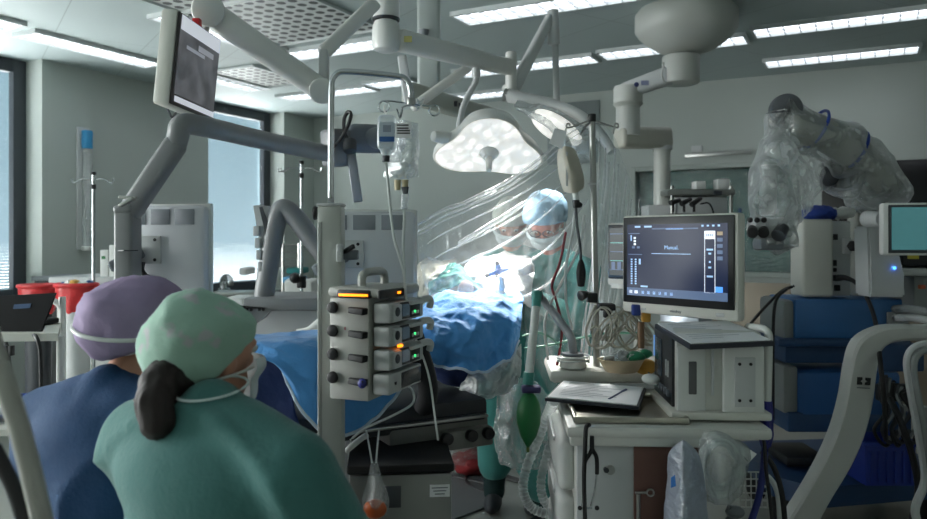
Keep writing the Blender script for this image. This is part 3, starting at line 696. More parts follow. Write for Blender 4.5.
for u in (283, 299): MB().cyl(P(u, 243, 5.45), (P(u, 243, 5.45).x, 5.45, 0), .012, seg=8).build('post', STEEL, t)
# thin drip stands at the back left
def drip_stand(lab, u, vt, Y, hooks, vb=None, label_grp='thin drip stands', knob=None):
    p = P(u, vt, Y); t = thing('drip_stand', lab, 'drip stand', (p.x, Y, 0), 0, label_grp)
    MB().cyl((p.x, Y, .08), p, .011, seg=10).build('pole', CHROME, t)
    for k in range(5):
        a = 2 * PI * k / 5 + .3; MB().beam((p.x, Y, .09), (p.x + .2 * math.cos(a), Y + .2 * math.sin(a), .05), .03, .02, bev=.004).build('foot', LGREY, t)
        MB().cyl((p.x + .2 * math.cos(a) - .012, Y + .2 * math.sin(a), .025), (p.x + .2 * math.cos(a) + .012, Y + .2 * math.sin(a), .025), .025, seg=12).build('castor', RUBBER, t)
    MB().cyl(p, p + Vector((0, 0, .02)), .016, seg=12).build('cap', BLACK, t)
    for s in hooks:
        MB().tube([p + Vector((0, 0, -.03)), p + Vector((s * .06, -.01, -.025)), p + Vector((s * .1, -.01, -.045)), p + Vector((s * .125, -.01, -.05)), p + Vector((s * .13, -.01, -.025))], .0045, seg=6).build('hook', CHROME, t)
    MB().cyl(p + Vector((0, 0, -.09)), p + Vector((0, 0, -.06)), .016, seg=12).build('clamp', BLACK, t)
    return t
drip_stand('thin steel drip stand in front of the left wall, near the clear wall tube', 93.5, 175, 4.85, (-1, 1))
t = drip_stand('thin steel drip stand with a black top between the bent arm and the second monitor', 301.5, 164, 4.9, (-1, 1, -1.15))
mb = MB(); mb.ell(P(295, 278, 4.85), (.035,) * 3); mb.build('black_knob', BLACK, t)
mb = MB(); mb.cyl(P(301.5, 288, 4.9), P(301.5, 276, 4.9), .03, seg=14, bev=.006); mb.build('black_clamp', BLACK, t)

# far left: wall cabinet, red bags, cart with laptop
t = thing('cabinet', 'pale low cabinet with a dark blue front under the left wall, behind the red bags', 'cabinet', P(95, 300, 5.2))
mb = MB(); a = P(64, 277, 5.15); b = P(120, 277, 5.15)
mb.box(((a.x + b.x) / 2, 5.4, .60), (b.x - a.x + .1, .5, 1.2), bev=.006); mb.build('body', WHITE, t)
MB().box(((a.x + b.x) / 2, 5.38, 1.225), (b.x - a.x + .16, .56, .05), bev=.008).build('top', LGREY, t)
MB().pbox(66, 281, 124, 302, 5.13, .015, .002).build('blue_front', mat('navy_laminate', (30, 62, 104), .45), t)
for k, (u0, v0, u1, v1, lab) in enumerate(((100, 246, 108, 277, 'white carton with a green mark on the low cabinet'), (109, 241, 120, 277, 'tall white carton next to the grey arm column on the low cabinet'))):
    c_ = thing('carton', lab, 'box', P((u0 + u1) / 2, v1, 5.3), 0, 'cartons on the cabinet')
    MB().pbox(u0, v0 + 4, u1, v1, 5.2, .2, .004).build('body', WHITE, c_)
    if not k: MB().pbox(101.5, 256, 105, 259, 5.195, .004, 0).build('green_mark', GREENT, c_)
t = thing('wall_unit', 'dark grey tall cabinet beside the window, partly behind the red bags', 'cabinet', P(55, 300, 5.6))
mb = MB(); a = P(34, 280, 5.6); b = P(62, 280, 5.6); mb.box(((a.x + b.x) / 2, 5.8, .6), (b.x - a.x, .4, 1.2), bev=.006); mb.build('body', mat('charcoal_laminate', (56, 58, 60), .5), t)
MB().box(((a.x + b.x) / 2, 5.79, 1.215), (b.x - a.x + .02, .42, .03), bev=.004).build('top', MGREY, t)
def bag_bin(lab, u0, u1, v0, v1, Y, cup):
    p = P((u0 + u1) / 2, v1, Y); r = (u1 - u0) / 2 * Y / FPX; zt = P(0, v0, Y).z; zb = P(0, v1, Y).z
    t = thing('waste_bin', lab, 'waste bin', (p.x, Y, 0), 0, 'bins with red bags')
    mb = MB()
    def f(a, c):
        an = 2 * PI * a; rr = r * (1.02 - .22 * c ** 2) * (1 + .03 * math.sin(an * 9 + c * 4) * c)
        z = zt + (zb - zt) * c + .012 * math.sin(an * 5) * c
        return Vector((p.x + rr * math.cos(an), Y + rr * .8 * math.sin(an), z))
    mb.grid(f, 64, 10); bmesh.ops.remove_doubles(mb.b, verts=mb.b.verts[:], dist=1e-5); mb.build('red_bag', RED, t)
    mb = MB(); mb.tube([Vector((p.x + r * math.cos(2 * PI * k / 40), Y + r * .8 * math.sin(2 * PI * k / 40), zt)) for k in range(41)], .014, seg=8, n=1); mb.build('rim', RED, t)
    MB().lathe([(0, .03), (r * .6, .03), (r * .66, zb - .0)], (p.x, Y, 0), (0, 0, 1), 24).build('body', LGREY if cup else DGREY, t)
    if cup:
        for k in range(9):
            an = k * 2.4; q = Vector((p.x + r * .55 * math.cos(an), Y + r * .4 * math.sin(an), zt - .01))
            m = (BLUEP, WHITE, mat('yellow_wrap', (206, 160, 70), .5), WHITE)[k % 4]
            kb = MB(); kb.ell(q, (.045, .035, .028), rot=(k, k * .7, 0), seg=8); solo('rubbish', kb, m, 'small %s scrap of packaging lying in the fuller red bag' % ('blue', 'white', 'yellow', 'pale')[k % 4], 'rubbish', 'packaging scraps in the red bag')
        MB().beam(P(86, 293, Y - r * .85), P(91, 304, Y - r * .8), .03, .006, bev=.002).build('white_tag', WHITE, t)
    return t
bag_bin('bin with a red bag behind the open laptop', 20, 57, 286, 312, 4.75, 0)
bag_bin('fuller bin with a bright red bag and coloured wrappers beside the purple cap', 57, 96, 285, 311, 4.35, 1)
# cart with laptop
Yc = 2.9
t = thing('cart', 'white tubular steel cart carrying the black laptop', 'cart', (P(10, 400, Yc).x, Yc, 0))
zt = 1.5 - 97 * Yc / FPX
zl = P(0, 419, Yc + .15).z - .013
xy = lambda u, Y, z: Vector((P(u, 0, Y).x, Y, z))
quad = [(-70, 2.85), (58, 2.9), (61, 3.32), (-50, 3.32)]
MB().prism([xy(u, Y, zt - .015) for u, Y in quad], (0, 0, .03)).build('top_board', CREAM, t)
MB().prism([xy(u, Y, zl - .012) for u, Y in quad], (0, 0, .025)).build('lower_board', CREAM, t)
MB().tube([xy(62.5, 3.3, .06), xy(62.5, 3.3, zt + .03), xy(61, 3.3, zt + .075), xy(56, 3.3, zt + .1), xy(46, 3.3, zt + .108), xy(0, 3.3, zt + .108), xy(-40, 3.3, zt + .108), xy(-48, 3.3, zt + .08), xy(-50, 3.3, zt), xy(-50, 3.3, .06)], .014, seg=10).build('rail_frame', WHITE, t)
for u, Y in ((60, 2.93), (-66, 2.9)): MB().cyl(xy(u, Y, .06), xy(u, Y, zt), .013, seg=10).build('post', WHITE, t)
for u, Y in ((60, 2.93), (-66, 2.9), (62.5, 3.3), (-50, 3.3)): q = xy(u, Y, .035); MB().cyl(q + Vector((-.012, 0, 0)), q + Vector((.012, 0, 0)), .035, seg=14).build('castor', RUBBER, t)
t = thing('laptop', 'open black laptop with its lid back towards the camera, on the white cart', 'laptop', P(15, 334, Yc))
LAP = mat('laptop_black', (20, 21, 23), .7, var=.04); LAP.node_tree.nodes['Principled BSDF'].inputs['Specular IOR Level'].default_value = .2
mb = MB(); q = [P(-40, 298, 2.98), P(55, 293, 2.98), P(40, 334, 2.94), P(-52, 338, 2.94)]; mb.prism(q, (0, .014, 0)); mb.build('lid', LAP, t)
mb = MB(); mb.box((P(-4, 336, 3.1).x, 3.12, zt + .028), (.36, .26, .022), bev=.006); mb.build('keyboard_base', LAP, t)
MB().prism([P(14, 304.5, 2.968), P(31, 303.5, 2.968), P(30, 308, 2.965), P(13, 309, 2.965)], (0, .004, 0)).build('blue_sticker', mat('dark_blue_sticker', (34, 66, 104), .5), t)
MB().prism([P(17, 311.5, 2.964), P(24, 311, 2.964), P(23.6, 313, 2.963), P(16.7, 313.4, 2.963)], (0, .004, 0)).build('lid_mark', DGREY, t)
mb = MB(); mb.tube([P(31, 334, 2.95), P(36, 337, 2.87), P(40, 350, 2.86), P(41, 380, 2.86), P(42, 405, 2.86), P(46, 414, 2.86)], .008, seg=8)
solo('power_lead', mb, BLACK, 'black power lead hanging from the laptop cart', 'cable')
mb = MB(); mb.tube([P(4, 336, 2.9), P(8, 352, 2.88), P(11, 380, 2.88), P(12, 410, 2.88), P(11, 440, 2.88)], .007, seg=8); mb.pbox(2, 346, 6, 356, 2.86, .02, .003); mb.pbox(8, 346, 12, 356, 2.86, .02, .003)
solo('adapter_lead', mb, BLACK, 'pair of black plugs on a lead under the laptop cart edge', 'cable')
Y2 = 3.1
def basket(name, lab, u0, v0, u1, v1, Y, m, tap=.85):
    a, b = P(u0, v0, Y), P(u1, v1, Y); w = b.x - a.x; h = a.z - b.z; d = w * .8; cx = (a.x + b.x) / 2
    t = thing(name, lab, 'basket', (cx, Y + d / 2, b.z))
    mb = MB()
    for (x, y, sx, sy) in ((0, -d / 2, w, .008), (0, d / 2, w, .008), (-w / 2, 0, .008, d), (w / 2, 0, .008, d)):
        mb.box((cx + x, Y + d / 2 + y, b.z + h / 2), (sx, sy, h), bev=.002)
    mb.box((cx, Y + d / 2, b.z + .005), (w, d, .008)); mb.build('tub', m, t)
    mb = MB()
    for (x, y, sx, sy) in ((0, -d / 2 - .006, w + .03, .014), (0, d / 2 + .006, w + .03, .014), (-w / 2 - .006, 0, .014, d), (w / 2 + .006, 0, .014, d)):
        mb.box((cx + x, Y + d / 2 + y, a.z), (sx, sy, .016), bev=.003)
    mb.build('rim', m, t); return t
MB_ = mat('basket_blue', (38, 72, 158), .45)
basket('basket', 'small dark blue plastic basket on the lower board of the laptop cart', 16, 398, 31, 419, Yc + .15, MB_)
solo('steel_tray', MB().box((P(0, 0, Yc + .15).x, Yc + .2, zl + .03), (.08, .3, .03), bev=.006), STEEL, 'flat steel tray beside the small blue basket', 'tray')
mb = MB(); mb.tube([(P(36, 0, 5.7).x, 5.7, .012), (P(44, 0, 5.9).x, 5.75, .012), (P(50, 0, 5.8).x, 5.95, .012), (P(40, 0, 6).x, 6.0, .012), (P(28, 0, 5.9).x, 5.9, .012)], .012, seg=8)
solo('floor_lead', mb, BLACK, 'dark lead lying on the floor below the red bag bins', 'cable')

# ---------------------------------------------------------------- infusion tower
Yt = 2.33
xt = P(331.5, 0, Yt).x
t = thing('infusion_stand', 'cream infusion column with a bent chrome drip rail on top', 'drip stand', (xt, Yt, 0))
COLM = mat('cream_column', (178, 180, 174), .4, var=.02)
z0 = P(0, 206, Yt).z
MB().box((xt, Yt, (.1 + z0) / 2), (.074, .074, z0 - .1), bev=.008).build('column', COLM, t)
MB().box((xt - .028, Yt - .0375, (.3 + z0) / 2), (.012, .004, z0 - .4), bev=.001).build('groove', mat('column_shade', (148, 150, 146), .5), t)
MB().box((xt, Yt, z0 + .003), (.078, .078, .008), bev=.003).build('top_cap', LGREY, t)
mb = MB(); mb.tube([P(331, 207, Yt), P(331, 150, Yt), P(331.5, 90, Yt), P(332.5, 80, Yt), P(337, 73.5, Yt), P(345, 71.5, Yt), P(370, 73, Yt), P(396, 76, Yt), P(404, 78, Yt), P(409, 84, Yt), P(411, 92, Yt), P(411, 104, Yt)], .0095, seg=12, n=6)
mb.build('drip_rail', CHROME, t)
MB().cyl(P(318, 213, Yt - .01), P(313.5, 213, Yt - .01), .02, .022, seg=20, bev=.004).build('clamp_knob', BLACK, t)
for k in range(5):
    a = 2 * PI * k / 5 + .6; e = Vector((xt + .22 * math.cos(a), Yt + .22 * math.sin(a), .085))
    MB().beam((xt, Yt, .12), e, .05, .035, bev=.008).build('foot', LGREY, t)
    MB().cyl(e + Vector((-.014, 0, -.05)), e + Vector((.014, 0, -.05)), .035, seg=14).build('castor', RUBBER, t)
mb = MB(); mb.tube([P(411, 104, Yt), P(392, 101, Yt)] + [P(384 + 5.4 * math.cos(a), 106.5 - 5.4 * math.sin(a), Yt) for a in [PI / 2 + k * PI / 6 for k in range(13)]], .0032, seg=6, n=2); mb.build('ring_hook', CHROME, t)
mb = MB(); mb.tube([P(411, 104, Yt), P(428, 106, Yt)] + [P(434.5 + 5.2 * math.cos(a), 110.5 - 5.2 * math.sin(a), Yt) for a in [PI / 2 - k * PI / 6 for k in range(13)]], .0032, seg=6, n=2); mb.build('ring_hook', CHROME, t)
mb = MB(); mb.tube([P(397, 109, Yt - .03), P(400, 118, Yt - .04), P(402, 110, Yt - .04), P(403, 107, Yt - .02), P(411, 104, Yt)], .003, seg=6, n=3); mb.build('vee_hook', CHROME, t)
mb = MB(); mb.tube([P(411, 104, Yt), P(417, 107, Yt - .03), P(419, 108, Yt - .03), P(424, 99, Yt - .03), P(420, 104, Yt - .03), P(417, 99, Yt - .02)], .003, seg=6, n=3); mb.build('vee_hook', CHROME, t)
MB().cyl(P(411, 106, Yt), P(411, 98, Yt), .014, seg=12, bev=.003).build('hook_hub', STEEL, t)

# rack of pumps
rz = math.radians(-20.6)
pb = P(369, 402, 2.2)
t = thing('pump_rack', 'grey infusion pump rack with a carry handle and glowing orange light strip', 'pump rack', pb, rz)
RK = mat('rack_grey', (168, 168, 162), .42, var=.02)
H = .30
MB().box((-.066, .13, H / 2), (.13, .26, H), bev=.006).build('body', RK, t, world=False)
MB().box((-.045, .13, H + .016), (.18, .275, .03), bev=.012).build('top_unit', RK, t, world=False)
mb = MB(); mb.tube([(-.055, .06, H + .02), (-.055, .06, H + .055), (-.055, .075, H + .068), (-.055, .10, H + .072), (-.055, .17, H + .072), (-.055, .2, H + .066), (-.055, .21, H + .05), (-.055, .21, H + .02)], .013, seg=10, n=4); mb.build('handle', RK, t, world=False)
mb = MB(); mb.box((-.045, -.002, H + .012), (.115, .02, .026), bev=.009); mb.box((.042, .06, H + .012), (.012, .16, .026), bev=.005); lb = mb.build('light_bar', BLACK, t, world=False)
OR = mat('orange_light', (255, 150, 30), .4, var=0, emit=2.2, ecol=(255, 132, 20))
MB().box((-.045, -.0125, H + .009), (.095, .004, .007), bev=.001).build('orange_strip', OR, lb, world=False)
MB().box((.049, .1, H + .012), (.003, .02, .007), bev=.001).build('orange_strip', OR, lb, world=False)
for k in range(4):
    z = .265 - k * .0685
    MB().cyl((-.118, -.012, z + .005), (-.118, 0, z + .005), .0165, .018, seg=22, bev=.003).build('round_knob', BLACK, t, world=False)
    lv = MB(); lv.beam((-.06, -.012, z + .001), (-.004, -.014, z - .003), .014, .018, .032, .02, bev=.004); lv.build('lever', RUBBER, t, world=False)
    if k == 3: MB().ell((-.012, -.02, z - .003), (.014, .01, .015)).build('blue_lever_cap', mat('violet_cap', (46, 50, 130), .4), t, world=False)
for dx in (0, .012): MB().box((-.078 + dx, -.001, .21 - dx), (.005, .001, .009)).build('rack_mark', mat('faint_red_mark', (150, 90, 96), .6), t, world=False)
SCRD = mat('pump_display', (40, 52, 60), .2, var=0, emit=.08, ecol=(120, 150, 170))
GLED = mat('green_led', (60, 220, 120), .4, var=0, emit=1.5)
PUMPW = mat('pump_white', (182, 184, 182), .4, var=.02)
labs = ['topmost of the white infusion pumps, with a dark display and a lever at its end', 'second white infusion pump from the top of the rack', 'third white infusion pump in the rack, under a small orange glow']
M4 = Matrix.Translation(pb) @ Matrix.Rotation(rz, 4, 'Z')
def pump(k):
    q = M4 @ Vector((.003, .01, .225 - k * .0685))
    p_ = thing('infusion_pump', labs[k], 'infusion pump', q, rz, 'pumps stacked in the rack')
    MB().box((.03, .125, .031), (.055, .245, .06), bev=.008).build('body', PUMPW, p_, world=False)
    MB().box((.06, .045, .03), (.012, .05, .05), bev=.004).build('syringe_bay', LGREY, p_, world=False)
    mb = MB(); mb.ell((.067, .035, .034), (.006, .014, .014), seg=12); mb.build('drive_head', DGREY, p_, world=False)
    d = MB(); d.box((.059, .103, .033), (.006, .066, .05), bev=.003); d.build('display_frame', BLACK, p_, world=False)
    MB().box((.0625, .103, .034), (.002, .05, .036)).build('display', SCRD, p_, world=False)
    MB().box((.059, .175, .033), (.006, .07, .05), bev=.003).build('keypad', BLACK, p_, world=False)
    for y in (.152, .172, .19): MB().box((.063, y, .022), (.003, .012, .01), bev=.001).build('key', LGREY, p_, world=False)
    MB().box((.0635, .166, .025), (.003, .008, .007)).build('green_light', GLED, p_, world=False)
    MB().box((.064, .175, .053), (.02, .1, .012), bev=.004).build('rail', LGREY, p_, world=False)
    MB().tube([(.06, .2, .055), (.075, .23, .06), (.08, .25, .052), (.074, .255, .03)], .011, seg=10).build('lever', LGREY, p_, world=False)
    return p_
p0_ = pump(0)
for k in (1, 2):
    c = copy_tree(p0_); c.location = M4 @ Vector((.003, .01, .225 - k * .0685)); c['label'] = labs[k]; BASE[c.name] = Matrix.Translation(c.location) @ Matrix.Rotation(rz, 4, 'Z')
t = thing('display_unit', 'bottom unit of the pump rack with a wide blank dark display', 'display', M4 @ Vector((.003, .01, .225 - 3 * .0685)), rz)
MB().box((.03, .115, .03), (.055, .23, .06), bev=.006).build('body', PUMPW, t, world=False)
MB().box((.058, .15, .031), (.006, .14, .046), bev=.003).build('display', mat('blank_display', (44, 44, 46), .25), t, world=False)
MB().box((.0585, .04, .03), (.003, .01, .008)).build('small_key', BLACK, t, world=False)
solo('orange_indicator', MB().box(M4 @ Vector((.066, .07, .157)), (.012, .02, .008), rot=(0, 0, rz), bev=.002), OR, 'small orange glow between the second and third infusion pump', 'indicator')

# drip bottle and foil bag on the hooks
Yb = Yt - .03
t = thing('drip_bottle', 'clear drip bottle with a blue banded label hanging from the chrome hook', 'drip bottle', P(385, 162, Yb))
BOT = film('bottle_film', (225, 232, 236), .42, .85, .1, (2, 2, 2), .3)
mb = MB(); mb.pbox(376.5, 114, 396.5, 150, Yb - .02, .045, .016, 4); mb.cyl(P(386, 149, Yb), P(386, 156, Yb), .02, .012, seg=16); mb.build('bottle', BOT, t)
MB().pbox(379, 122, 394.5, 142, Yb - .024, .003, 0).build('label', mat('pale_label', (176, 186, 196), .6), t)
MB().pbox(379.5, 136.5, 394.3, 141.6, Yb - .0255, .002, 0).build('blue_band', mat('label_blue', (36, 82, 140), .6), t)
MB().pbox(383, 125, 391, 132, Yb - .0255, .002, 0).build('grey_print', mat('print_grey', (126, 134, 146), .7), t)
MB().cyl(P(386, 162, Yb), P(386, 155, Yb), .012, seg=14, bev=.002).build('cap', DGREY, t)
MB().tube([P(386, 114, Yb), P(384, 110, Yb), P(385, 105, Yb)], .003, seg=6).build('hanger', WHITE, t)
t = thing('foil_bag', 'crumpled clear drip bag with a white printed label behind the drip bottle', 'drip bag', P(402, 186, Yb + .05))
rows = pxnet([[(396, 121, 2.35), (404, 121, 2.33), (412, 122, 2.33), (418, 124, 2.35)], [(394, 145, 2.36), (404, 145, 2.30), (413, 145, 2.30), (419, 146, 2.36)],
              [(386, 165, 2.36), (400, 165, 2.29), (412, 165, 2.30), (418, 166, 2.36)], [(383, 178, 2.36), (395, 180, 2.33), (408, 179, 2.33), (418, 177, 2.36)]])
def fb(a, c):
    p = net(rows, a, c); return p + Vector((0, crumple(p, 18, .011), crumple(p, 15, .004)))
MB().grid(fb, 36, 40, .0008).build('bag', film('foil_film', (240, 244, 246), .22, .8, .55, (4, 4, 4), .75, .12), t)
MB().pbox(395.5, 123, 411, 138, 2.265, .002, 0).build('label', PAPER, t)
for v in (124.5, 127.5, 130, 132.5): MB().pbox(397 if v > 125 else 396.5, v, 408.5 if v < 130 else 410, v + 1.3, 2.2635, .001, 0).build('print_line', BLACK, t)
for u in (397.5, 405): MB().cyl(P(u, 190 if u < 400 else 187, 2.33), P(u, 180, 2.33), .009, .011, seg=10).build('port', mat('amber_port', (190, 176, 140), .4), t)
MB().cyl(P(405.5, 194, 2.33), P(405, 187, 2.33), .008, .012, seg=10).build('spike', DGREY, t)
t = thing('drip_line', 'two white drip lines with a drip chamber running down to the pumps', 'tubing', P(402, 290, 2.3))
MB().cyl(P(404.5, 209, 2.33), P(405, 194, 2.33), .011, .012, seg=12).build('drip_chamber', film('chamber_film', (230, 234, 236), .45, .85, .1), t)
MB().tube([P(404.5, 208, 2.33), P(404, 225, 2.32), P(403, 245, 2.32), P(404, 265, 2.31), P(405, 285, 2.31), P(406, 305, 2.35)], .0045, seg=8).build('line', TUBEW, t)
MB().tube([P(386, 162, Yb), P(388, 185, 2.3), P(391, 215, 2.3), P(394, 238, 2.3), P(400, 258, 2.3), P(404, 275, 2.31), P(406, 300, 2.32)], .0042, seg=8).build('line', TUBEW, t)
t = thing('tube_clamp', 'small grey clamp with a black lever on the right side of the infusion column', 'clamp', P(352, 260, 2.3))
MB().pbox(336, 244, 342, 262, 2.27, .03, .004).build('bracket', LGREY, t)
MB().beam(P(344, 252, 2.3), P(354, 246, 2.28), .012, .014, bev=.003).build('lever', BLACK, t)
MB().pbox(343, 250, 358, 260, 2.31, .03, .005).build('jaw', MGREY, t)
# ---------------------------------------------------------------- operating table and drapes
t = thing('operating_table', 'grey operating table underframe with rails below the blue drapes', 'operating table', (P(440, 0, 3.0).x, 2.99, 0), math.radians(28))
TBL = mat('table_grey', (112, 112, 108), .45, var=.04)
MB().box((-.36, 0, .86), (.92, .42, .1), bev=.02).build('table_top', mat('table_pad', (40, 42, 46), .6), t, world=False)
MB().box((-.1, -.15, .80), (.4, .12, .08), bev=.01).build('side_block', TBL, t, world=False)
MB().box((.0, -.2, .775), (.2, .1, .07), bev=.01).build('clamp_block', TBL, t, world=False)
MB().box((-.12, .09, .4), (.2, .2, .8), bev=.02).build('pillar', TBL, t, world=False)
MB().box((-.12, .12, .07), (.4, .3, .14), bev=.03).build('foot', TBL, t, world=False)
for y in (-.23, .23): MB().beam((-.8, y, .85), (.08, y, .85), .03, .012, bev=.003).build('side_rail', STEEL, t, world=False)
for x in (-.1, .0, .07): MB().cyl((x, -.275, .79), (x, -.245, .79), .022, seg=14, bev=.004).build('rail_knob', BLACK, t, world=False)
# stainless pedestal with a black top
t = thing('equipment_box', 'brushed steel box with a matt black top and a white sticker under the table', 'box', (P(400, 0, 2.6).x, 2.6, 0), math.radians(6))
x0, x1 = P(358, 0, 2.55).x, P(446, 0, 2.55).x; zt = P(0, 464, 2.5).z
MB().box((.0, .02, zt / 2 - .01), (.33, .34, zt - .02), bev=.008).build('casing', mat('dull_steel', (132, 132, 130), .4, .75, var=.06), t, world=False)
MB().box((.0, .02, zt), (.345, .36, .03), bev=.008).build('black_top', mat('matt_black', (16, 16, 17), .8), t, world=False)
MB().box((.125, -.1525, zt - .075), (.065, .003, .04), bev=.001).build('sticker', PAPER, t, world=False)
for k in range(3): MB().box((.125, -.1545, zt - .065 - k * .01), (.052 - .01 * k, .001, .003)).build('print_line', MGREY, t, world=False)
for z in (-.04,): MB().box((-.03, -.1525, zt - .09), (.06, .004, .07), bev=.002).build('dark_recess', DGREY, t, world=False)
def FL(u, v, z=0.0):
    q = P(u, v, (HC - z) * FPX / (v - HZ)); q.z = z; return q
solo('floor_mat', MB().prism([FL(430, 530), FL(488, 508), FL(496, 497), FL(478, 476), FL(400, 470)], (0, 0, .012)), mat('grey_mat', (92, 94, 95), .6), 'dark grey mat on the floor behind the steel box', 'mat')

def sheet(name, rows, nu, nv, m, lab, cat, amp, fr, thick=.004, hem=None, group=None, extra=None):
    rw = pxnet(rows); t = thing(name, lab, cat, net(rw, .5, 1), 0, group)
    def f(a, c):
        p = net(rw, a, c)
        q = p + Vector((0, -crumple(p, fr, amp), crumple(p + Vector((3, 1, 2)), fr * .8, amp * .8)))
        if extra: q = q + extra(a, c, p)
        return q
    MB().grid(f, nu, nv, thick).build('cloth', m, t, angle=180)
    if hem:
        mb = MB(); mb.tube([f(k / 80, 1.0) for k in range(81)], .006, seg=6, n=1); mb.build('white_hem', mat('hem_white', (186, 200, 214), .8), t)
    return t, f
# head end hump
sheet('surgical_drape', [
    [(412, 318, 3.35), (424, 308, 3.4), (440, 300, 3.45), (462, 294, 3.5), (486, 291, 3.5), (506, 296, 3.5), (524, 301, 3.45)],
    [(410, 328, 3.0), (424, 312, 3.1), (441, 305, 3.15), (464, 300, 3.2), (488, 298, 3.2), (508, 303, 3.2), (523, 306, 3.2)],
    [(411, 342, 2.85), (424, 330, 2.9), (442, 324, 2.92), (464, 320, 2.95), (488, 317, 2.95), (508, 318, 2.98), (521, 318, 3.05)],
    [(414, 352, 2.82), (426, 348, 2.84), (444, 344, 2.84), (466, 344, 2.86), (488, 342, 2.88), (507, 338, 2.92), (520, 332, 3.0)],
    [(416, 356, 2.84), (428, 366, 2.84), (446, 372, 2.84), (468, 375, 2.86), (488, 373, 2.88), (506, 364, 2.93), (519, 348, 3.0)]],
    110, 80, DRAPE, 'bright blue surgical drape humped over the head end of the table', 'drape', .024, 7.5, hem=True, group='blue table drapes',
    extra=lambda a, c, p: Vector((0, -.02 * math.sin(a * 17 + c * 6) * c, .012 * math.sin(a * 23 - c * 9) * (1 - c))))
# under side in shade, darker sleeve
sheet('dark_underside', [[(418, 352, 2.95), (440, 366, 2.95), (466, 370, 2.97), (490, 368, 2.99), (508, 360, 3.05)], [(424, 368, 2.98), (446, 378, 2.98), (468, 380, 3.0), (490, 376, 3.02), (504, 366, 3.08)], [(432, 378, 3.05), (448, 386, 3.05), (468, 388, 3.05), (486, 382, 3.07), (500, 372, 3.12)]],
      30, 14, mat('navy_cloth_and_shade', (34, 52, 98), .8, bump=.2, bscale=60), 'navy under drape showing below the white hem of the humped drape', 'drape', .01, 6, group='blue table drapes')
# long body drape running to the near left
sheet('surgical_drape', [
    [(228, 340, 2.9), (262, 338, 2.9), (300, 335, 2.95), (345, 328, 3.0), (385, 322, 3.1), (418, 318, 3.25)],
    [(232, 346, 2.5), (262, 345, 2.5), (300, 342, 2.55), (345, 338, 2.65), (385, 335, 2.75), (418, 330, 2.95)],
    [(240, 362, 2.4), (270, 358, 2.4), (300, 360, 2.42), (345, 362, 2.5), (385, 352, 2.6), (416, 340, 2.8)],
    [(262, 362, 2.38), (284, 372, 2.38), (306, 396, 2.4), (345, 402, 2.46), (385, 380, 2.56), (416, 356, 2.72)],
    [(282, 364, 2.40), (291, 392, 2.40), (318, 432, 2.40), (350, 438, 2.45), (392, 405, 2.55), (418, 362, 2.7)]],
    110, 80, DRAPE, 'bright blue surgical drape hanging over the near side behind the pump rack', 'drape', .016, 5.0, hem=True, group='blue table drapes')
sheet('dark_underside', [[(236, 352, 2.46), (262, 352, 2.46), (290, 356, 2.46)], [(240, 378, 2.46), (268, 380, 2.46), (294, 400, 2.46)], [(244, 420, 2.46), (270, 430, 2.46), (304, 440, 2.46)]],
      24, 18, MATS['navy_cloth_and_shade'], 'navy sheet coloured for the shaded hollow between the green cap and the blue drape', 'drape', .01, 6, group='blue table drapes')  # dark sheet stands in for the shaded void under the drape edge
t = thing('arm_board', 'black padded strap hanging beside the pumps under the blue drape', 'strap', P(424, 400, 2.62))
MB().tube([P(412, 332, 2.62), P(418, 350, 2.62), P(425, 372, 2.64), P(428, 392, 2.66), P(424, 408, 2.7)], .036, seg=12).build('pad', mat('black_padding', (20, 21, 24), .75), t)
MB().tube([P(404, 312, 2.42), P(412, 330, 2.5), P(424, 360, 2.56), P(430, 382, 2.56), P(434, 410, 2.56), P(438, 440, 2.58)], .004, seg=6).build('white_cord', TUBEW, t)
# white field: towels, teal cloth
FIELD = mat('white_gauze', (226, 228, 226), .85, var=.03, bump=.5, bscale=40)
sheet('sterile_towel', [[(470, 262, 3.75), (490, 258, 3.8), (510, 256, 3.8), (530, 262, 3.75)], [(464, 272, 3.6), (488, 268, 3.62), (512, 267, 3.62), (534, 274, 3.6)], [(470, 282, 3.5), (490, 284, 3.48), (512, 284, 3.48), (532, 290, 3.5)], [(486, 300, 3.45), (500, 303, 3.42), (516, 303, 3.42), (532, 312, 3.48)]],
      40, 40, FIELD, 'white sterile towels heaped around the brightly lit operating field', 'towel', .02, 8)
sheet('sterile_wrap', [[(420, 266, 3.8), (436, 262, 3.85), (456, 262, 3.8)], [(417, 276, 3.7), (432, 272, 3.65), (456, 274, 3.6)], [(418, 290, 3.6), (430, 284, 3.55), (448, 284, 3.5)], [(420, 308, 3.5), (428, 300, 3.48), (444, 296, 3.48)]],
      30, 30, mat('cream_wrap', (200, 198, 186), .8, var=.08, bump=.4, bscale=30), 'cream wrapped bundle left of the teal cloth behind the drape', 'wrap', .03, 9)
sheet('teal_cloth', [[(430, 284, 3.55), (445, 272, 3.6), (458, 269, 3.6), (472, 282, 3.58)], [(428, 290, 3.48), (446, 280, 3.5), (462, 277, 3.5), (478, 288, 3.5)], [(430, 299, 3.44), (448, 292, 3.44), (464, 288, 3.44), (482, 296, 3.45)]],
      30, 24, mat('dark_teal_cloth', (30, 104, 96), .85, bump=.3), 'dark teal cloth bunched between the white bundle and the field', 'cloth', .02, 10)
mb = MB(); mb.ell(P(466, 289, 3.4), (.035, .03, .04), seg=12); solo('gauze_ball', mb, mat('brown_gauze', (96, 74, 66), .9), 'small brown gauze lump on the teal cloth', 'gauze')
mb = MB(); mb.ell(P(525, 269, 3.5), (.045, .04, .035), seg=14); mb.b.verts.ensure_lookup_table()
for v in mb.b.verts: v.co += Vector((0, 0, crumple(v.co, 30, .008)))
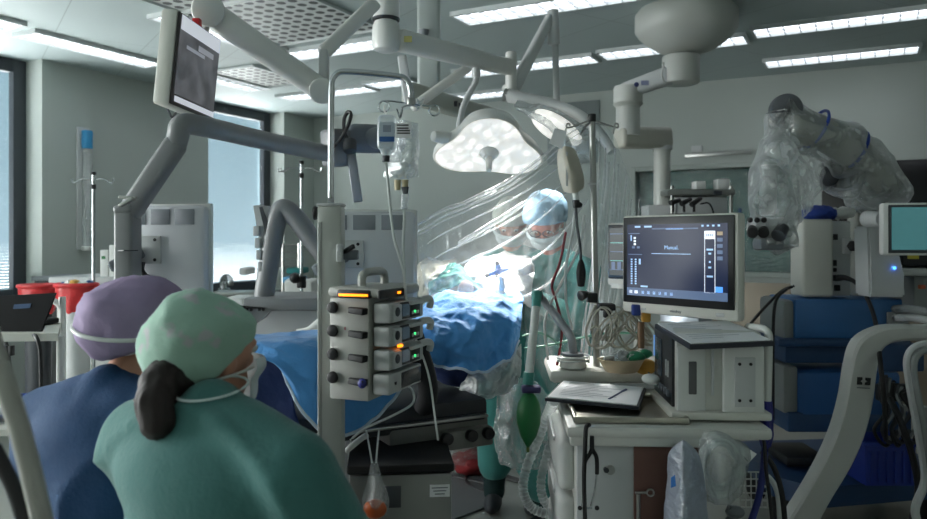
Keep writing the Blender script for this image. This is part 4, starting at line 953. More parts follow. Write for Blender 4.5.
solo('crumpled_gauze', mb, mat('grey_gauze', (176, 176, 172), .9, bump=.4), 'crumpled grey gauze at the right edge of the bright field', 'gauze')
# blue star shaped marker
t = thing('tracker_star', 'bright blue star shaped tracker on a jointed stem above the field', 'tracker', P(500, 284, 3.38))
BL = mat('tracker_blue', (36, 92, 160), .4)
cst = P(499, 271, 3.38)
for (u, v) in ((487, 275.5), (497, 263), (511, 269.5), (497, 276)):
    MB().beam(cst, P(u, v, 3.37), .04, .02, .016, .016, bev=.004).build('arm', BL, t)
    MB().ell(P(u, v, 3.36), (.011,) * 3, seg=10).build('ball', DGREY if u < 500 else BL, t)
mb = MB(); mb.cyl(P(499, 273, 3.38), P(502, 282, 3.4), .011, seg=10); mb.cyl(P(502, 281, 3.4), P(502, 290, 3.41), .014, seg=10); mb.build('stem', STEEL, t)

# clear film tent over the field
Rw = pxnet([
    [(416, 226, 3.15), (440, 212, 3.2), (470, 200, 3.25), (505, 183, 3.35), (540, 158, 3.5), (572, 132, 3.62), (596, 124, 3.7), (612, 134, 3.72), (622, 160, 3.7), (634, 188, 3.66), (650, 208, 3.6)],
    [(417, 240, 3.15), (440, 228, 3.2), (470, 216, 3.22), (506, 204, 3.3), (540, 190, 3.4), (572, 176, 3.5), (596, 172, 3.56), (610, 180, 3.58), (620, 194, 3.56), (632, 212, 3.54), (645, 228, 3.5)],
    [(419, 256, 3.16), (440, 248, 3.2), (470, 240, 3.22), (506, 234, 3.26), (540, 230, 3.32), (570, 228, 3.38), (592, 228, 3.42), (606, 230, 3.44), (617, 236, 3.44), (626, 244, 3.44), (636, 254, 3.44)],
    [(422, 274, 3.2), (441, 268, 3.22), (470, 264, 3.24), (504, 266, 3.26), (538, 274, 3.28), (566, 284, 3.3), (586, 286, 3.32), (600, 288, 3.33), (610, 288, 3.34), (618, 288, 3.35), (626, 286, 3.36)],
    [(426, 288, 3.25), (444, 284, 3.26), (470, 282, 3.26), (504, 292, 3.26), (534, 316, 3.24), (560, 340, 3.24), (580, 346, 3.25), (592, 348, 3.26), (602, 346, 3.27), (610, 340, 3.28), (616, 330, 3.3)],
    [(430, 298, 3.3), (448, 294, 3.3), (472, 294, 3.3), (510, 310, 3.26), (532, 358, 3.2), (556, 404, 3.18), (576, 430, 3.18), (590, 436, 3.18), (600, 430, 3.19), (606, 410, 3.2), (610, 380, 3.22)]])
def tent(a, c):
    p = net(Rw, a, c)
    w = math.sin(a * 46 + 3 * math.sin(a * 9 + c * 2)) * .010 + math.sin(a * 97 + c * 5) * .003
    w *= .35 + .8 * c if a > .45 else .5 + .3 * c
    fold = crumple(Vector((a * 9, c * 2.2, 0)), 1.6, .014)
    return p + Vector((0, w - fold, .3 * w))
t = thing('clear_drape', 'large clear plastic drape stretched like a tent in front of the surgeons', 'drape', net(Rw, .6, 1))
MB().grid(tent, 200, 110).build('film', film('tent_film', (238, 244, 246), .10, .46, .14, (9, 9, 2), .5, .2), t, recalc=False, angle=180)
FOLD = film('fold_film', (244, 248, 250), .3, .75, .2, (4, 4, 4), .35, .25)
FOLD2 = film('hanging_fold_film', (246, 249, 250), .5, .85, .2, (4, 4, 4), .3, .3)
random.seed(21)
folds = [(0, .0, .64, .0, .009), (.0, .10, .56, .02, .006), (.01, .16, .5, .06, .004), (.05, .30, .52, .10, .005), (.16, .40, .40, .20, .014), (.06, .50, .54, .16, .005), (.14, .62, .54, .20, .006), (.22, .76, .56, .3, .008), (.30, .86, .58, .36, .006)]
for k in range(13):
    a = .60 + .03 * k; folds.append((a + .02 * math.sin(k * 2.1), .96 - .02 * (k % 3), .62 + .026 * k, .04 + .05 * ((k * 5) % 4), .006 + .004 * ((k * 7) % 3)))
for k, (a0, c0, a1, c1, r) in enumerate(folds):
    mb = MB(); b = mb.b; rows_ = []; N_ = 46
    for i in range(N_ + 1):
        s_ = i / N_; wob = .006 * math.sin(s_ * 7 + k * 1.9) * (1 if k > 8 else .5)
        q = tent(min(1, max(0, a0 + (a1 - a0) * s_ + wob)), min(1, max(0, c0 + (c1 - c0) * s_))) + Vector((0, -.006, 0))
        w = r * (.35 + .65 * math.sin(PI * min(1, s_ * .9 + .08))) * (1 + .5 * mnoise.noise(q * 9))
        sd = Vector((.0, 0, 1)) if k < 9 else Vector((1, 0, .15))
        rows_.append([b.verts.new(q + sd * (w * math.cos(t_)) + Vector((0, -w * .7 * math.sin(t_), 0))) for t_ in (0, .8, 1.57, 2.3, 3.14)])
    for a_, c_ in zip(rows_, rows_[1:]):
        for i in range(4): b.faces.new((a_[i], a_[i + 1], c_[i + 1], c_[i]))
    mb.build('gathered_fold', FOLD if k < 9 else FOLD2, t, recalc=False)
# white plastic wrap and bag below the drape
sheet('clear_sheet', [[(470, 378, 2.98), (490, 372, 3.0), (508, 364, 3.04), (520, 352, 3.1)], [(462, 392, 3.0), (484, 388, 2.97), (506, 380, 3.0), (520, 372, 3.08)], [(458, 402, 3.05), (480, 404, 3.02), (502, 400, 3.04), (516, 390, 3.1)]],
      40, 24, film('thick_film', (226, 230, 230), .5, .9, .35, (5, 5, 5), .3, .3), 'milky crumpled plastic sheet hanging under the right end of the blue drape', 'sheet', .03, 9)
sheet('clear_sheet', [[(498, 384, 3.3), (514, 380, 3.25), (532, 386, 3.25), (552, 398, 3.25), (566, 408, 3.25)], [(496, 410, 3.32), (514, 408, 3.24), (532, 412, 3.24), (550, 420, 3.26), (564, 428, 3.26)], [(494, 440, 3.34), (512, 442, 3.26), (530, 444, 3.26), (548, 450, 3.28), (562, 452, 3.28)], [(500, 466, 3.36), (514, 472, 3.3), (530, 470, 3.3), (546, 474, 3.3), (560, 472, 3.3)]],
      50, 50, film('curtain_film', (230, 234, 234), .2, .65, .35, (6, 6, 3), .4, .25), 'clear film curtain hanging loose behind the bright green breathing bag', 'sheet', .022, 8)
t = thing('waste_bag', 'clear plastic bag with white and red contents lying on the floor under the table', 'bag', (P(468, 470, 4.9).x, 4.9, 0))
def blob_fn(c, r, f, a):
    mb = MB(); mb.ell(c, r, seg=28)
    for v in mb.b.verts: v.co += (v.co - Vector(c)).normalized() * crumple(v.co, f, a)
    return mb
blob_fn((P(468, 0, 4.9).x, 4.9, .26), (.21, .17, .24), 7, .03).build('film', film('thin_bag', (235, 240, 240), .22, .7, .3, (5, 5, 5), .6), t)
blob_fn((P(462, 0, 4.9).x, 4.88, .30), (.15, .1, .12), 9, .03).build('white_contents', FIELD, t)
blob_fn((P(472, 0, 4.85).x, 4.85, .09), (.12, .1, .06), 11, .02).build('red_contents', mat('dark_red_cloth', (140, 36, 40), .6), t)
MB().ell(P(471, 442, 4.72), (.03, .02, .025)).build('blue_mark', BLUEP, t)
t = thing('urine_bag', 'clear hanging bag with amber liquid in front of the steel box', 'bag', P(374, 515, 2.35))
rows = pxnet([[(371, 462, 2.32), (374, 462, 2.31), (377, 462, 2.32)], [(368, 480, 2.33), (375, 480, 2.29), (382, 480, 2.33)], [(362, 500, 2.33), (375, 502, 2.27), (389, 500, 2.33)], [(364, 517, 2.33), (375, 521, 2.30), (386, 517, 2.33)]])
MB().grid(lambda a, c: net(rows, a, c) + Vector((0, crumple(net(rows, a, c), 16, .006), 0)), 20, 24, .001).build('film', film('bag_film', (225, 228, 228), .14, .6, .2), t)
mb = MB(); mb.ell(P(375, 509, 2.305), (.036, .022, .03), seg=16); mb.build('amber_liquid', mat('amber_liquid', (176, 84, 40), .3), t)
for u0, u1 in ((372, 366), (376, 379)): MB().tube([P(u0, 463, 2.32), P((u0 + u1) / 2, 445, 2.34), P(u1, 430, 2.36)], .003, seg=6).build('hanger', TUBEW, t)
# leads on the floor and over the box
mb = MB(); mb.tube([FL(u, v, .01) for u, v in ((464, 456), (468, 464), (480, 471), (500, 474), (525, 481), (545, 484), (520, 482), (490, 474), (472, 474), (466, 481), (476, 489), (496, 493), (502, 489), (490, 485), (460, 478), (448, 476))], .009, seg=8)
solo('floor_cable', mb, BLACK, 'black cable looped on the floor right of the steel box', 'cable')
mb = MB(); mb.tube([P(350, 440, 2.4), P(366, 428, 2.42), P(392, 416, 2.45), P(412, 404, 2.47), P(413, 392, 2.47), P(406, 384, 2.46), P(400, 378, 2.4)], .004, seg=6)
solo('thin_line', mb, TUBEW, 'thin clear line curving below the pump rack to the table edge', 'tubing')
mb = MB(); mb.tube([P(345, 452, 2.42), P(352, 446, 2.42), P(362, 438, 2.45), P(366, 436, 2.5)], .01, seg=10)
solo('grey_hose', mb, LGREY, 'short pale hose end beside the green gown and the steel box', 'tubing')
# ---------------------------------------------------------------- anaesthesia workstation
ca = math.radians(-3)
C0 = P(570, 425, 2.26); C0.z = 0
t = thing('anaesthesia_cart', 'cream anaesthesia cart with steel tray, bulging drawer fronts and a brown front panel', 'medical cart', C0, ca)
CARTW = mat('cart_white', (206, 206, 200), .42, var=.02)
zt = .95
MB().box((.205, .40, .53), (.37, .72, .76), bev=.015).build('body', CARTW, t, world=False)
MB().box((.29, .29, zt - .02), (.60, .60, .035), bev=.012).build('worktop', CARTW, t, world=False)
MB().box((.29, .70, 1.0), (.64, .36, .05), bev=.02).build('rear_shelf', CREAM, t, world=False)
mb = MB(); mb.box((.185, .20, zt + .003), (.33, .34, .008), bev=.003)
mb.build('steel_tray', mat('tray_steel', (176, 172, 160), .3, .85, var=.03), t, world=False)
for (x, y, sx, sy) in ((.185, .03, .345, .014), (.185, .37, .345, .014), (.02, .2, .014, .34), (.352, .2, .014, .34)): MB().box((x, y, zt + .01), (sx, sy, .02), bev=.005).build('tray_rim', MATS['tray_steel'], t, world=False)
for k in range(4):
    z = .80 - k * .17
    d = MB(); d.box((.0, .36, z), (.06, .56, .155), bev=.028, seg=4); d = d.build('drawer', WHITE, t, world=False)
    MB().box((-.032, .36, z + .055), (.01, .3, .016), bev=.004).build('grip', LGREY, d, world=False)
MB().box((.115, .026, .5), (.185, .02, .78), bev=.004).build('front_panel', LGREY, t, world=False)
MB().box((.20, .012, zt - .045), (.40, .03, .035), bev=.006).build('front_rail', CARTW, t, world=False)
MB().box((.29, .012, .5), (.20, .012, .86), bev=.003).build('brown_panel', mat('brown_board', (84, 54, 44), .6, var=.08), t, world=False)
for (x, z) in ((.09, .93), (.108, .815), (.15, .62)): MB().cyl((x, .004, z), (x, .018, z), .008, seg=12).build('screw', DGREY, t, world=False)
MB().cyl((.12, .006, .815), (.12, .018, .815), .014, seg=16).build('lock', STEEL, t, world=False)
MB().tube([(.19, -.01, .755), (.20, -.01, .755), (.225, -.012, .757)], .004, seg=8).build('hook', STEEL, t, world=False)
MB().lathe([(.008, -.003), (.012, -.003), (.012, .003), (.008, .003), (.008, -.003)], (.234, -.012, .757), (0, 1, 0), 20).build('hook_ring', STEEL, t, world=False)
MB().cyl((.2, -.006, .35), (.2, -.006, .75), .006, seg=8).build('rod', STEEL, t, world=False)
MB().box((.24, .38, .12), (.44, .7, .06), bev=.02).build('base', DGREY, t, world=False)
for x in (.06, .42):
    for y in (.08, .68): MB().cyl((x - .02, y, .05), (x + .02, y, .05), .05, seg=16, bev=.008).build('castor', RUBBER, t, world=False)
# white block with dark front standing on the cart
t = thing('ventilator_module', 'white module block with a recessed grip and a dark control face turned to the table', 'medical unit', Vector((.78, 2.32, .955)), math.radians(-3))
x0 = -.14
MB().box((.0, .15, .135), (.26, .30, .26), bev=.012).build('body', CARTW, t, world=False)
MB().box((-.133, .15, .14), (.012, .27, .22), bev=.004).build('control_face', mat('control_dark', (34, 36, 40), .35), t, world=False)
MB().box((-.1405, .21, .16), (.004, .1, .12), bev=.001).build('display', mat('control_display', (52, 62, 70), .2, var=0, emit=.05), t, world=False)
MB().box((-.141, .275, .185), (.004, .014, .07)).build('blue_bar', mat('blue_bar_light', (110, 160, 220), .3, var=0, emit=.35), t, world=False)
for y in (.06, .1, .14, .18, .22): MB().cyl((-.146, y, .065), (-.138, y, .065), .011, seg=14).build('dial', MGREY, t, world=False)
for y in (.06, .09): MB().box((-.141, y, .14), (.004, .012, .05)).build('label_strip', LGREY, t, world=False)
MB().box((-.085, -.004, .12), (.085, .012, .2), bev=.01).build('grip_panel', WHITE, t, world=False)
MB().box((-.082, -.011, .125), (.024, .006, .10), bev=.003).build('grip_recess', mat('recess_grey', (96, 98, 98), .5), t, world=False)
MB().box((-.02, -.003, .14), (.008, .008, .14), bev=.002).build('seam', LGREY, t, world=False)
MB().box((.07, -.008, .115), (.125, .02, .22), bev=.02).build('frame_panel', WHITE, t, world=False)
MB().box((.072, -.019, .115), (.062, .006, .15), bev=.004).build('slot_panel', LGREY, t, world=False)
for x in (.055, .088):
    for z in (.06, .17): MB().cyl((x, -.024, z), (x, -.021, z), .005, seg=10).build('screw', BLACK, t, world=False)
MB().box((.0, .14, .012), (.30, .34, .024), bev=.006).build('foot', CREAM, t, world=False)
MB().tube([(.12, .1, .27), (.15, .02, .265), (.155, .02, .2), (.155, .03, .05)], .012, seg=10).build('side_tube', WHITE, t, world=False)
def board(name, lab, cor, th, pen=None):
    q = [P(*c) for c in cor]; q[2] = q[1] + q[3] - q[0]; n = (q[1] - q[0]).cross(q[3] - q[0]).normalized()
    if n.z < 0: n = -n
    t = thing(name, lab, 'clipboard', sum(q, Vector()) / 4)
    MB().prism(q, -n * th).build('board', mat('dark_board', (38, 42, 52), .5), t)
    c = sum(q, Vector()) / 4
    MB().prism([c + (p - c) * .95 + n * .001 for p in q], n * .003).build('paper', PAPER, t)
    ex, ey = q[1] - q[0], q[3] - q[0]
    for k in range(9):
        a = q[0] + ex * .12 + ey * (.12 + k * .085) + n * .0045; MB().prism([a, a + ex * (.3 + .4 * ((k * 7) % 5) / 5), a + ex * (.3 + .4 * ((k * 7) % 5) / 5) + ey * .012, a + ey * .012], n * .0005).build('print_line', mat('print_line_grey', (178, 180, 186), .8), t)
    return t, n
board('clipboard', 'dark clipboard with printed sheets and a pen, at the left corner of the cart tray', ((562, 381, 2.776), (646, 388, 2.645), (637, 406, 2.36), (545, 398, 2.477)), .010)
board('clipboard', 'dark clipboard with a white sheet lying on top of the white module block', ((655, 324, 2.52), (728, 321, 2.54), (770, 342, 2.2), (690, 345, 2.18)), .014)
mb = MB(); mb.cyl(P(609, 399.5, 2.44), P(622, 392, 2.56), .0045, seg=10); mb.cyl(P(622, 392, 2.56), P(626, 390, 2.59), .005, seg=10); solo('pen', mb, mat('pen_blue', (40, 54, 110), .35), 'blue pen lying on the sheets of the clipboard by the tray', 'pen')
# kidney dish with packets
t = thing('kidney_dish', 'beige pulp kidney dish on the rear shelf holding packets', 'dish', P(622, 384, 2.72))
c = P(622, 384, 2.72); c.z = 1.026
mb = MB()
def kd(a, cc):
    an = 2 * PI * a; rx, ry = .082, .05; s = .68 + .32 * min(1, cc * 1.3) if cc > .01 else .001
    s = [.001, .62, .72, .86, 1.0, 1.05][min(5, int(cc * 5 + .5))]
    z = [0, 0, .004, .024, .044, .046][min(5, int(cc * 5 + .5))]
    return c + Vector((rx * s * math.cos(an), ry * s * math.sin(an) + .012 * math.cos(an) ** 2 * s, z))
mb.grid(kd, 40, 5, .003); mb.build('pulp', mat('beige_pulp', (176, 160, 132), .9, bump=.2), t)
PK = film('packet_film', (230, 234, 236), .45, .85, .3, (6, 6, 6), .4)
for k in range(7):
    q = c + Vector((-.05 + .014 * k, -.01 + .02 * ((k * 3) % 4) / 4, .045 + .006 * (k % 3)))
    mb = MB(); mb.box(q, (.035, .006, .062), rot=(.9 + .2 * math.sin(k * 3), .8 * math.sin(k * 2.1), k * 1.1), bev=.002)
    solo('packet', mb, PK if k % 3 else WHITE, 'small clear packet heaped in the beige kidney dish', 'packet', 'packets in the kidney dish')
blob = MB(); blob.ell(c + Vector((.05, 0, .052)), (.035, .03, .02), seg=14); blob.ell(c + Vector((.085, .01, .06)), (.028, .02, .016), seg=12)
for v in blob.b.verts: v.co += Vector((0, 0, crumple(v.co, 40, .004)))
solo('green_cap', blob, mat('bright_green_plastic', (30, 120, 84), .4), 'crumpled green wrapper at the right end of the kidney dish', 'wrapper')
mb = MB(); mb.ell((P(645, 0, 2.78).x, 2.78, 1.036), (.045, .03, .03), seg=16)
solo('yellow_bag', mb, mat('ochre_plastic', (190, 140, 52), .5), 'ochre yellow packet behind the kidney dish', 'packet')
mb = MB(); mb.ell(Vector((P(651, 0, 2.55).x, 2.55, 1.033)), (.03, .05, .017), seg=20); t = thing('computer_mouse', 'white computer mouse beside the kidney dish', 'mouse', Vector((P(651, 0, 2.55).x, 2.55, 1.025)))
mb.build('shell', WHITE, t); MB().box(Vector((P(651, 0, 2.55).x, 2.58, 1.0485)), (.004, .014, .006), bev=.001).build('wheel', DGREY, t)
t = thing('sensor_puck', 'round cream device with a coiled lead at the left end of the rear shelf', 'device', P(573, 366, 2.82))
q = P(573, 364, 2.82); q.z = 1.026
MB().cyl(q, q + Vector((0, 0, .045)), .05, .044, seg=26, bev=.008).build('body', CREAM, t)
MB().cyl(q + Vector((0, 0, .045)), q + Vector((0, 0, .055)), .04, seg=24).build('grey_top', MGREY, t)
mb = MB(); mb.tube([q + Vector((.06 * math.cos(a), .05 * math.sin(a), .02 + .002 * a)) for a in [k * .4 for k in range(38)]], .0035, seg=6, n=2); mb.build('lead', TUBEW, t)
# main monitor
def screen_unit(name, lab, c, rt, w, h, m, bz, dep=.045, up=(0, 0, 1), chin=.035):
    M = facing(c, rt, up); t = thing(name, lab, 'monitor', c)
    loc_box(M, (0, -chin / 2, -dep / 2 - .004), (w, h + chin, dep), .012).build('casing', CREAM, t)
    loc_box(M, (0, 0, -.002), (w - .022, h - .012, .008), .004).build('bezel', mat('black_bezel', (16, 17, 19), .3), t)
    s = loc_box(M, (0, 0, .0025), (w - 2 * bz, h - 2 * bz, .002), 0).build('screen', m, t, smooth=False)
    return t, M, s
NAVY = mat('navy_screen', (14, 20, 34), .2, var=0, emit=.14, ecol=(50, 76, 136))
NAVY.node_tree.nodes['Principled BSDF'].inputs['Specular IOR Level'].default_value = .12
pl, pr = P(621, 0, 2.75), P(737.5, 0, 2.383)
ctr = (pl + pr) / 2; ctr.z = 1.5 - (261 - 240) * ((2.75 + 2.383) / 2) / FPX
rt = (pr - pl); rt.z = 0; wm = rt.length; hm = .315
t, M, s = screen_unit('patient_monitor', 'large touch monitor with a dark navy interface above the cart', ctr, rt, wm, hm, NAVY, .032, chin=.03)
T_ = lambda nm, rgb, e: mat(nm, rgb, .4, var=0, emit=e)
UIB = T_('ui_pale_blue', (150, 185, 225), .55); UIW = T_('ui_white', (225, 232, 240), .7); UIG = T_('ui_blue_grey', (70, 96, 136), .3); UIL = T_('ui_lit_blue', (60, 140, 230), .8); UIO = T_('ui_tan', (150, 130, 100), .35)
def ui(x, y, w, h, m, nm='interface_mark'): loc_box(M, (x, y, .0042), (w, h, .0012), 0).build(nm, m, s, smooth=False)
sw, sh = wm - .064, hm - .064
ui(0, -sh / 2 + .014, sw, .028, UIG, 'bottom_bar')
ui(-.0, sh / 2 - .016, sw * .46, .004, UIG, 'header_line')
ui(.0, sh / 2 - .0165, .07, .005, UIB)
text('Manual.', .019, M @ Matrix.Translation((-.012, .045, .0042)), UIB, s, 'mode_lettering')
ui(-.015, .024, .16, .0022, UIB, 'thin_line')
for k in range(2): ui(-.155 + .045 * k, sh / 2 - .008, .024 + .008 * k, .006, UIB, 'tab_mark')
x = .137
for (dx, dy, w, h) in ((0, .0, .0, 0),): pass
for (dx, dy, w, h) in ((-.019, -.0, .0016, .2), (.019, 0, .0016, .2), (0, -.1, .038, .0016), (0, .1, .038, .0016)): ui(x + dx, dy, w, h, UIW, 'panel_outline')
ui(x, .087, .036, .026, UIW, 'white_field')
for k in range(4): loc_box(M, (x - .011 + .0075 * k, .087, .0052), (.005, .010, .0008), 0).build('field_mark', mat('ui_faint_grey', (170, 180, 195), .5, var=0, emit=.4), s, smooth=False)
for dy, w in ((.04, .024), (.027, .01), (.0, .006), (-.018, .01), (-.047, .022)): ui(x, dy, w, .006, UIB, 'value_mark')
for k in range(5): ui(x + .037, .092 - .02 * k, .02, .012, UIO if k == 0 else UIG, 'side_button')
ui(x + .034, -.088, .026, .018, UIL, 'lit_button')
for k in range(4): ui(.11 + .02 * k, sh / 2 - .008, .008, .006, UIB, 'status_mark')
for k in range(8): ui(-sw / 2 + .016 + k * .024 + (.006 if k > 1 else 0), -sh / 2 + .013, .011 if k > 1 else .015, .011, UIW if k < 2 else UIB, 'bar_icon')
for c_ in range(2):
    for k in range(11): ui(-sw / 2 + .02 + c_ * .018, .002 - k * .0085, .007, .0055, UIB, 'gauge_segment')
for k in range(3): ui(-sw / 2 + .034, .078 - k * .011, .009, .007, UIW, 'reading')
ui(-sw / 2 + .018, .078, .005, .02, UIB, 'reading'); ui(-sw / 2 + .05, .045, .012, .008, UIG); ui(-sw / 2 + .028, .045, .012, .008, UIG)
ui(-sw / 2 + .036, .02, .06, .003, UIG); ui(-sw / 2 + .03, .094, .05, .0025, UIG); ui(-sw / 2 + .056, -.005, .008, .02, UIB, 'reading'); ui(-sw / 2 + .075, -sh / 2 + .034, .03, .006, UIB, 'reading')
text('mindray', .014, M @ Matrix.Translation((0, -hm / 2 - .013, -.002)), MGREY, t, 'maker_lettering')
for k in range(2): loc_box(M, (-.17 + k * .035, -hm / 2 - .014, -.003), (.02, .008, .003), .001).build('small_button', LGREY, t)
loc_box(M, (.17, -hm / 2 - .012, -.003), (.03, .012, .003), .001).build('button_cluster', LGREY, t)
loc_box(M, (0, -hm / 2 - .06, -.06), (.16, .08, .08), .008).build('neck', mat('silver_neck', (170, 176, 184), .3, .5), t)
loc_box(M, (0.0, -hm / 2 - .2, -.07), (.07, .24, .05), .008).build('post', LGREY, t)
SM = mat('teal_black_screen', (14, 24, 28), .2, var=0, emit=.12, ecol=(50, 84, 90))
SM.node_tree.nodes['Principled BSDF'].inputs['Specular IOR Level'].default_value = .12
c2 = P(617, 253, 2.98)
t, M, s = screen_unit('patient_monitor', 'smaller monitor with a dim teal screen, half hidden by the large monitor', c2 + Vector((.04, -.05, .005)), rt, .24, .225, SM, .02, chin=.022)
UIT = T_('ui_teal', (90, 170, 165), .4)
for k in range(5): loc_box(M, (-.06, .07 - k * .035, .0042), (.07, .003, .001), 0).build('trace_line', UIT if k % 2 else UIG, s, smooth=False)
for k in range(3): loc_box(M, (-.08 + .03 * k, -.055, .0042), (.018, .03, .001), 0).build('trace_block', UIG, s, smooth=False)
loc_box(M, (-.07, -.125, -.02), (.06, .04, .03), .004).build('small_light_box', WHITE, t)
loc_box(M, (0.02, -.3, -.04), (.04, .4, .04), .004).build('post', LGREY, t)

# drip pole on the cart
Yv = 2.86; xv = P(592, 0, Yv).x
t = thing('drip_pole', 'steel drip pole with a black tip and curled side hooks, rising from the cart', 'drip stand', (xv, Yv, 1.026))
MB().cyl((xv + .018, Yv, 1.0), P(592, 116, Yv), .013, .0115, seg=14).build('pole', STEEL, t)
MB().cyl(P(592, 122, Yv), P(592, 114, Yv), .015, seg=14, bev=.003).build('tip', BLACK, t)
MB().tube([P(592, 120, Yv), P(580, 124, Yv), P(570, 127.5, Yv), P(566.5, 127, Yv), P(567, 124, Yv), P(569.5, 124, Yv), P(570, 126, Yv)], .004, seg=6).build('hook', STEEL, t)
MB().tube([P(592, 120, Yv), P(604, 124, Yv), P(615, 127.5, Yv), P(618, 127, Yv), P(617.5, 124, Yv), P(615, 124, Yv), P(614, 127, Yv), P(613, 134, Yv)], .004, seg=6).build('hook', STEEL, t)
MB().tube([P(592, 121, Yv), P(586, 126, Yv - .02), P(580, 135, Yv - .04)], .003, seg=6).build('hook', STEEL, t)
MB().cyl(P(592.5, 185, Yv), P(592.5, 183, Yv), .015, seg=14).build('ring', LGREY, t)
MB().pbox(588, 293, 598, 303, Yv - .03, .06, .006).cyl(P(588, 294, Yv - .01), P(580, 296, Yv - .03), .012, .02, seg=12, bev=.004).build('black_clamp', BLACK, t)
t = thing('drip_bag', 'cream drip bag hanging slanted from the left hook with a clear film end', 'drip bag', P(572, 192, Yv))
rows = pxnet([[(561, 150, 2.87), (566, 148, 2.84), (572, 150, 2.87)], [(560, 160, 2.87), (567, 159, 2.82), (576, 160, 2.87)], [(562, 178, 2.87), (572, 178, 2.82), (581, 177, 2.87)], [(566, 191, 2.87), (574, 192, 2.84), (581, 188, 2.87)]])
MB().grid(lambda a, c: net(rows, a, c), 16, 24, .012).build('bag', mat('cream_bag', (200, 194, 178), .4, var=.03, alpha=.92), t)
MB().pbox(566, 152, 568, 186, 2.81, .003, 0).build('seam', LGREY, t)
MB().cyl(P(576, 200, 2.85), P(575, 191, 2.85), .01, .012, seg=12).build('port', TUBEW, t)
MB().cyl(P(576, 208, 2.85), P(576, 200, 2.85), .012, .014, seg=12, bev=.003).ell(P(579, 205, 2.85), (.014, .01, .012), seg=10).build('black_roller', BLACK, t)
MB().tube([P(566, 128, Yv), P(565, 140, Yv), P(566, 149, 2.86)], .003, seg=6).build('loop', TUBEW, t)
solo('label_tag', MB().prism([P(555, 128, 2.8), P(567, 131, 2.8), P(562, 149, 2.8), P(549, 143, 2.8)], (0, .003, 0)), PAPER, 'white paper tag hanging above the cream drip bag', 'tag')
t = thing('pressure_bulb', 'black rubber squeeze bulb hanging on a tube beside the drip pole', 'bulb', P(581, 286, 2.8))
MB().lathe([(0, 0), (.012, .003), (.017, .03), (.018, .055), (.013, .085), (.006, .1), (0, .1)], P(581, 287, 2.8), (0, 0, 1), 20).build('bulb', RUBBER, t)
MB().tube([P(581, 262, 2.8), P(580, 245, 2.8), P(577, 225, 2.82), P(576, 208, 2.85)], .005, seg=8).build('tube', DGREY, t)
# tubes at the edge of the film tent
for pts, r, m, lab in (([(556, 372), (562, 330), (556, 300), (552, 285), (560, 262), (566, 232)], .005, mat('dark_red_line', (120, 44, 52), .4), 'dark red tube running up inside the clear drape'),
                       ([(548, 360), (545, 320), (560, 285), (578, 250), (584, 215)], .005, TUBEW, 'clear tube looping up beside the clear drape to the drip pole'),
                       ([(575, 210), (572, 235), (566, 268), (566, 300), (572, 330)], .005, TUBEW, 'clear tube falling from the black roller to the puck'),
                       ([(522, 336), (540, 333), (556, 342), (562, 352)], .004, mat('green_line', (120, 180, 160), .4), 'thin green line arching from the white sleeve to the cart'),
                       ([(524, 348), (550, 345), (600, 334), (640, 333)], .0045, mat('green_line', (120, 180, 160), .4), 'pale green line stretched across the cables towards the big monitor')):
    mb = MB(); mb.tube([P(u, v, 2.88) for u, v in pts], r, seg=8); solo('tube', mb, m, lab, 'tubing')
mb = MB(); mb.tube([P(533, 293, 2.9), P(541, 298, 2.9), P(552, 311, 2.88), P(565, 328, 2.84), P(571, 338, 2.82), P(573, 350, 2.82), P(574, 358, 2.82)], .0155, seg=12)
solo('tube_holder', mb, mat('arm_silver', (150, 154, 158), .3, .3), 'bent silver grey holder arm rising from the puck device', 'holder')
t = thing('breathing_tube', 'white straight breathing tube with teal end sleeves above the green bag', 'tubing', P(531, 390, 2.75))
MB().cyl(P(529, 375, 2.75), P(536, 306, 2.85), .0165, .015, seg=16).build('white_tube', mat('opaque_white_tube', (206, 210, 206), .4), t)
MB().cyl(P(528, 384, 2.75), P(529, 372, 2.75), .02, seg=16).build('teal_sleeve', mat('teal_sleeve', (58, 140, 130), .45), t)
MB().cyl(P(536, 307, 2.85), P(537, 292, 2.87), .017, .02, seg=16).build('teal_sleeve', MATS['teal_sleeve'], t)
MB().cyl(P(537, 300, 2.87), P(537, 291, 2.88), .022, seg=14, bev=.004).build('elbow', DGREY, t)
MB().box(P(531, 389, 2.75), (.07, .05, .025), bev=.008).build('violet_valve', mat('violet_plastic', (52, 50, 96), .45), t)
t = thing('breathing_bag', 'bright green rubber breathing bag hanging beside the cart', 'breathing bag', P(529, 446, 2.75))
MB().lathe([(0, 0), (.006, .004), (.012, .014), (.03, .045), (.043, .09), (.045, .13), (.038, .165), (.024, .19), (.014, .2), (0, .2)], P(528, 448, 2.75), (.02, 0, 1), 28).build('bag', GREENT, t)
MB().cyl(P(528, 452, 2.75), P(528, 446, 2.75), .006, seg=8).build('tail', mat('olive_tail', (90, 110, 50), .5), t)
def ribbed(lab, pts, r, Y):
    pp = crom([P(u, v, Y + dy) for u, v, dy in pts], 16); mb = MB(); n = len(pp)
    mb.tube(pp, lambda s: r * (1 + .12 * math.sin(s * n * 2.1)), seg=12, n=1)
    return solo('corrugated_hose', mb, film('hose_film', (222, 228, 228), .3, .7, .1, (5, 5, 5), .3, .3), lab, 'hose', 'corrugated breathing hoses')
ribbed('outer white corrugated hose curving from the clipboard down to the floor', [(554, 400, -.3), (547, 416, -.05), (538, 440, 0), (527, 466, 0), (523, 488, 0), (530, 506, 0), (548, 514, 0), (574, 516, .1)], .018, 2.9)
ribbed('inner white corrugated hose hanging close to the cart drawers', [(564, 404, 0), (556, 430, 0), (547, 455, 0), (541, 482, 0), (545, 502, .05), (560, 512, .1)], .016, 2.8)
